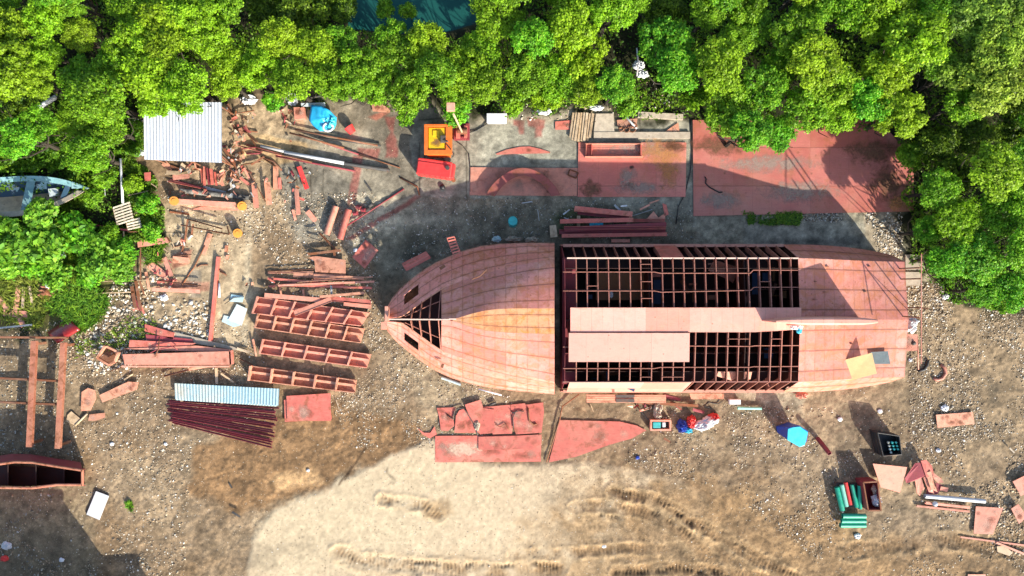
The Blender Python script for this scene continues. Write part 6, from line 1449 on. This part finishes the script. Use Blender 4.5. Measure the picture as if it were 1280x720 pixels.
# grass blades
def grass(label, poly, n, hgt, col, seed):
    r = np.random.default_rng(seed); xs = [q[0] for q in poly]; ys = [q[1] for q in poly]
    x = r.uniform(min(xs), max(xs), n*2); y = r.uniform(min(ys), max(ys), n*2)
    wx_ = (fbm(x/20, y/20, 1.2, 71, 3)-.5)*22; ok = inpoly(x+wx_, y-wx_, poly); ok &= r.random(n*2) < np.clip((fbm(x/20, y/20, .8, seed, 3)-.3)*5, .1, 1)
    x = x[ok][:n]; y = y[ok][:n]; k = len(x); th = r.uniform(0, 6.283, k); h = hgt*(.5+r.random(k)); w = .02+.015*r.random(k)
    b = np.stack([(x-640)/20, (360-y)/20, np.zeros(k)], -1); dirv = np.stack([np.cos(th), np.sin(th), np.zeros(k)], -1); side = np.stack([-np.sin(th), np.cos(th), np.zeros(k)], -1)*w[:, None]
    m = b+dirv*h[:, None]*.35; m[:, 2] = h*.75; t_ = b+dirv*h[:, None]*.9; t_[:, 2] = h*.7
    V = np.stack([b-side, b+side, m+side*.9, m-side*.9, t_+side*.2, t_-side*.2], 1).reshape(-1, 3); o6 = np.arange(k)*6
    F = np.stack([np.stack([o6, o6+1, o6+2, o6+3], -1), np.stack([o6+3, o6+2, o6+4, o6+5], -1)], 1).reshape(-1, 4)
    T = np.repeat(np.stack([r.beta(1.5, 4, k), np.clip(r.normal(.5, .2, k), 0, 1), np.zeros(k)], -1), 6, 0)
    o = link('grass', fastmesh('grass', V, F, 'leaf', {'tint': T})); o.color = (*col, 1); tag(o, label, 'grass', kind='stuff')
grass('long green grass tuft patch at the left above the red curved panel', [(64,364),(90,352),(128,362),(136,378),(125,400),(105,414),(98,408),(80,396),(62,385)], 3200, .38, (.09,.24,.02), 31)
grass('yellowish dry grass at the left edge around the orange strips', [(-10,335),(60,330),(110,345),(66,372),(50,410),(35,405),(-10,395)], 3800, .35, (.24,.26,.05), 32)
grass('single small green weed tuft on the bare dirt at lower left', [(153,627),(162,626),(167,634),(164,642),(157,640)], 260, .16, (.10,.30,.02), 33)
grass('sparse weeds on the rubble by the bent rods', [(130,420),(160,395),(200,400),(190,425),(95,450),(85,430)], 500, .2, (.16,.24,.03), 34)
grass('thin green grass strip between deck plate and hull', [(925,268),(1005,266),(998,281),(935,281)], 1800, .16, (.05,.16,.02), 35)
grass('sparse weeds by the concrete pads at left', [(180,300),(210,300),(205,325),(185,330)], 700, .3, (.08,.2,.02), 36)

# ------------------------------------------------------------ a shed just below the frame, its shade reaches the lower left corner
bs = thing('workshop', 'workshop shed with red metal roof standing just below the lower left of the yard', 'shed', P(120,830,0))
p0 = P(-60,800); p1 = P(170,800); q0 = P(-60,980); 
mb = MB(); mb.prism([P(-260,806), P(245,806), P(245,1000), P(-260,1000)], 0, 3.3); mb.build('wall', 'clay', bs)
mb = MB(); mb.prism([P(-260,776), P(186,776), P(186,1000), P(-260,1000)], 0, 4.85); mb.build('upper_wall', 'clay', bs)
mb = MB(); mb.prism([P(-266,770), P(190,770), P(190,1006), P(-266,1006)], 4.85, 5.0); mb.build('roof', 'primer', bs)
mb = MB(); mb.prism([P(190,802), P(250,802), P(250,1006), P(190,1006)], 3.3, 3.42); mb.build('lean_to_roof', 'primer', bs)

# ------------------------------------------------------------ light, sky, camera
EL = 27.0; SD = Vector((.58, -.815, 0)).normalized()      # horizontal direction towards the sun
sdir = Vector((SD.x*math.cos(math.radians(EL)), SD.y*math.cos(math.radians(EL)), math.sin(math.radians(EL))))
sl_ = bpy.data.lights.new('sun', 'SUN'); sl_.energy = 4.7; sl_.angle = math.radians(.55); sl_.color = (1, .93, .80)
so = bpy.data.objects.new('sun', sl_); COL.objects.link(so); so.rotation_euler = (-sdir).to_track_quat('-Z', 'Y').to_euler(); so.location = (20, -25, 30)
w = bpy.data.worlds.new('World'); scene.world = w; w.use_nodes = True
t = w.node_tree; bg = t.nodes['Background']; sky = t.nodes.new('ShaderNodeTexSky'); sky.sky_type = 'NISHITA'; sky.sun_disc = False
sky.sun_elevation = math.radians(EL); sky.sun_rotation = math.atan2(SD.x, SD.y); sky.air_density = 1.0; sky.dust_density = 1.5
t.links.new(sky.outputs[0], bg.inputs[0]); bg.inputs[1].default_value = .15
cam = bpy.data.cameras.new('camera'); cam.sensor_width = 36; cam.lens = 18/(32/HC); cam.clip_end = 2000; cam.clip_start = .5
co = bpy.data.objects.new('camera', cam); COL.objects.link(co); co.location = (0, 0, HC); co.rotation_euler = (0, 0, 0); scene.camera = co
scene.view_settings.view_transform = 'Standard'; scene.view_settings.look = 'None'; scene.view_settings.exposure = 1.05; scene.view_settings.gamma = 1
scene.render.engine = 'CYCLES'; scene.cycles.max_bounces = 6; scene.cycles.use_denoising = True
resolve()
dup = {k: v for k, v in LABELS.items() if len(v) > 1}
print('DUPLABELS', {k: len(v) for k, v in dup.items()}); print('NOLABEL', [o.name for o in scene.objects if o.parent is None and 'label' not in o and o.type in ('MESH', 'EMPTY')][:10])
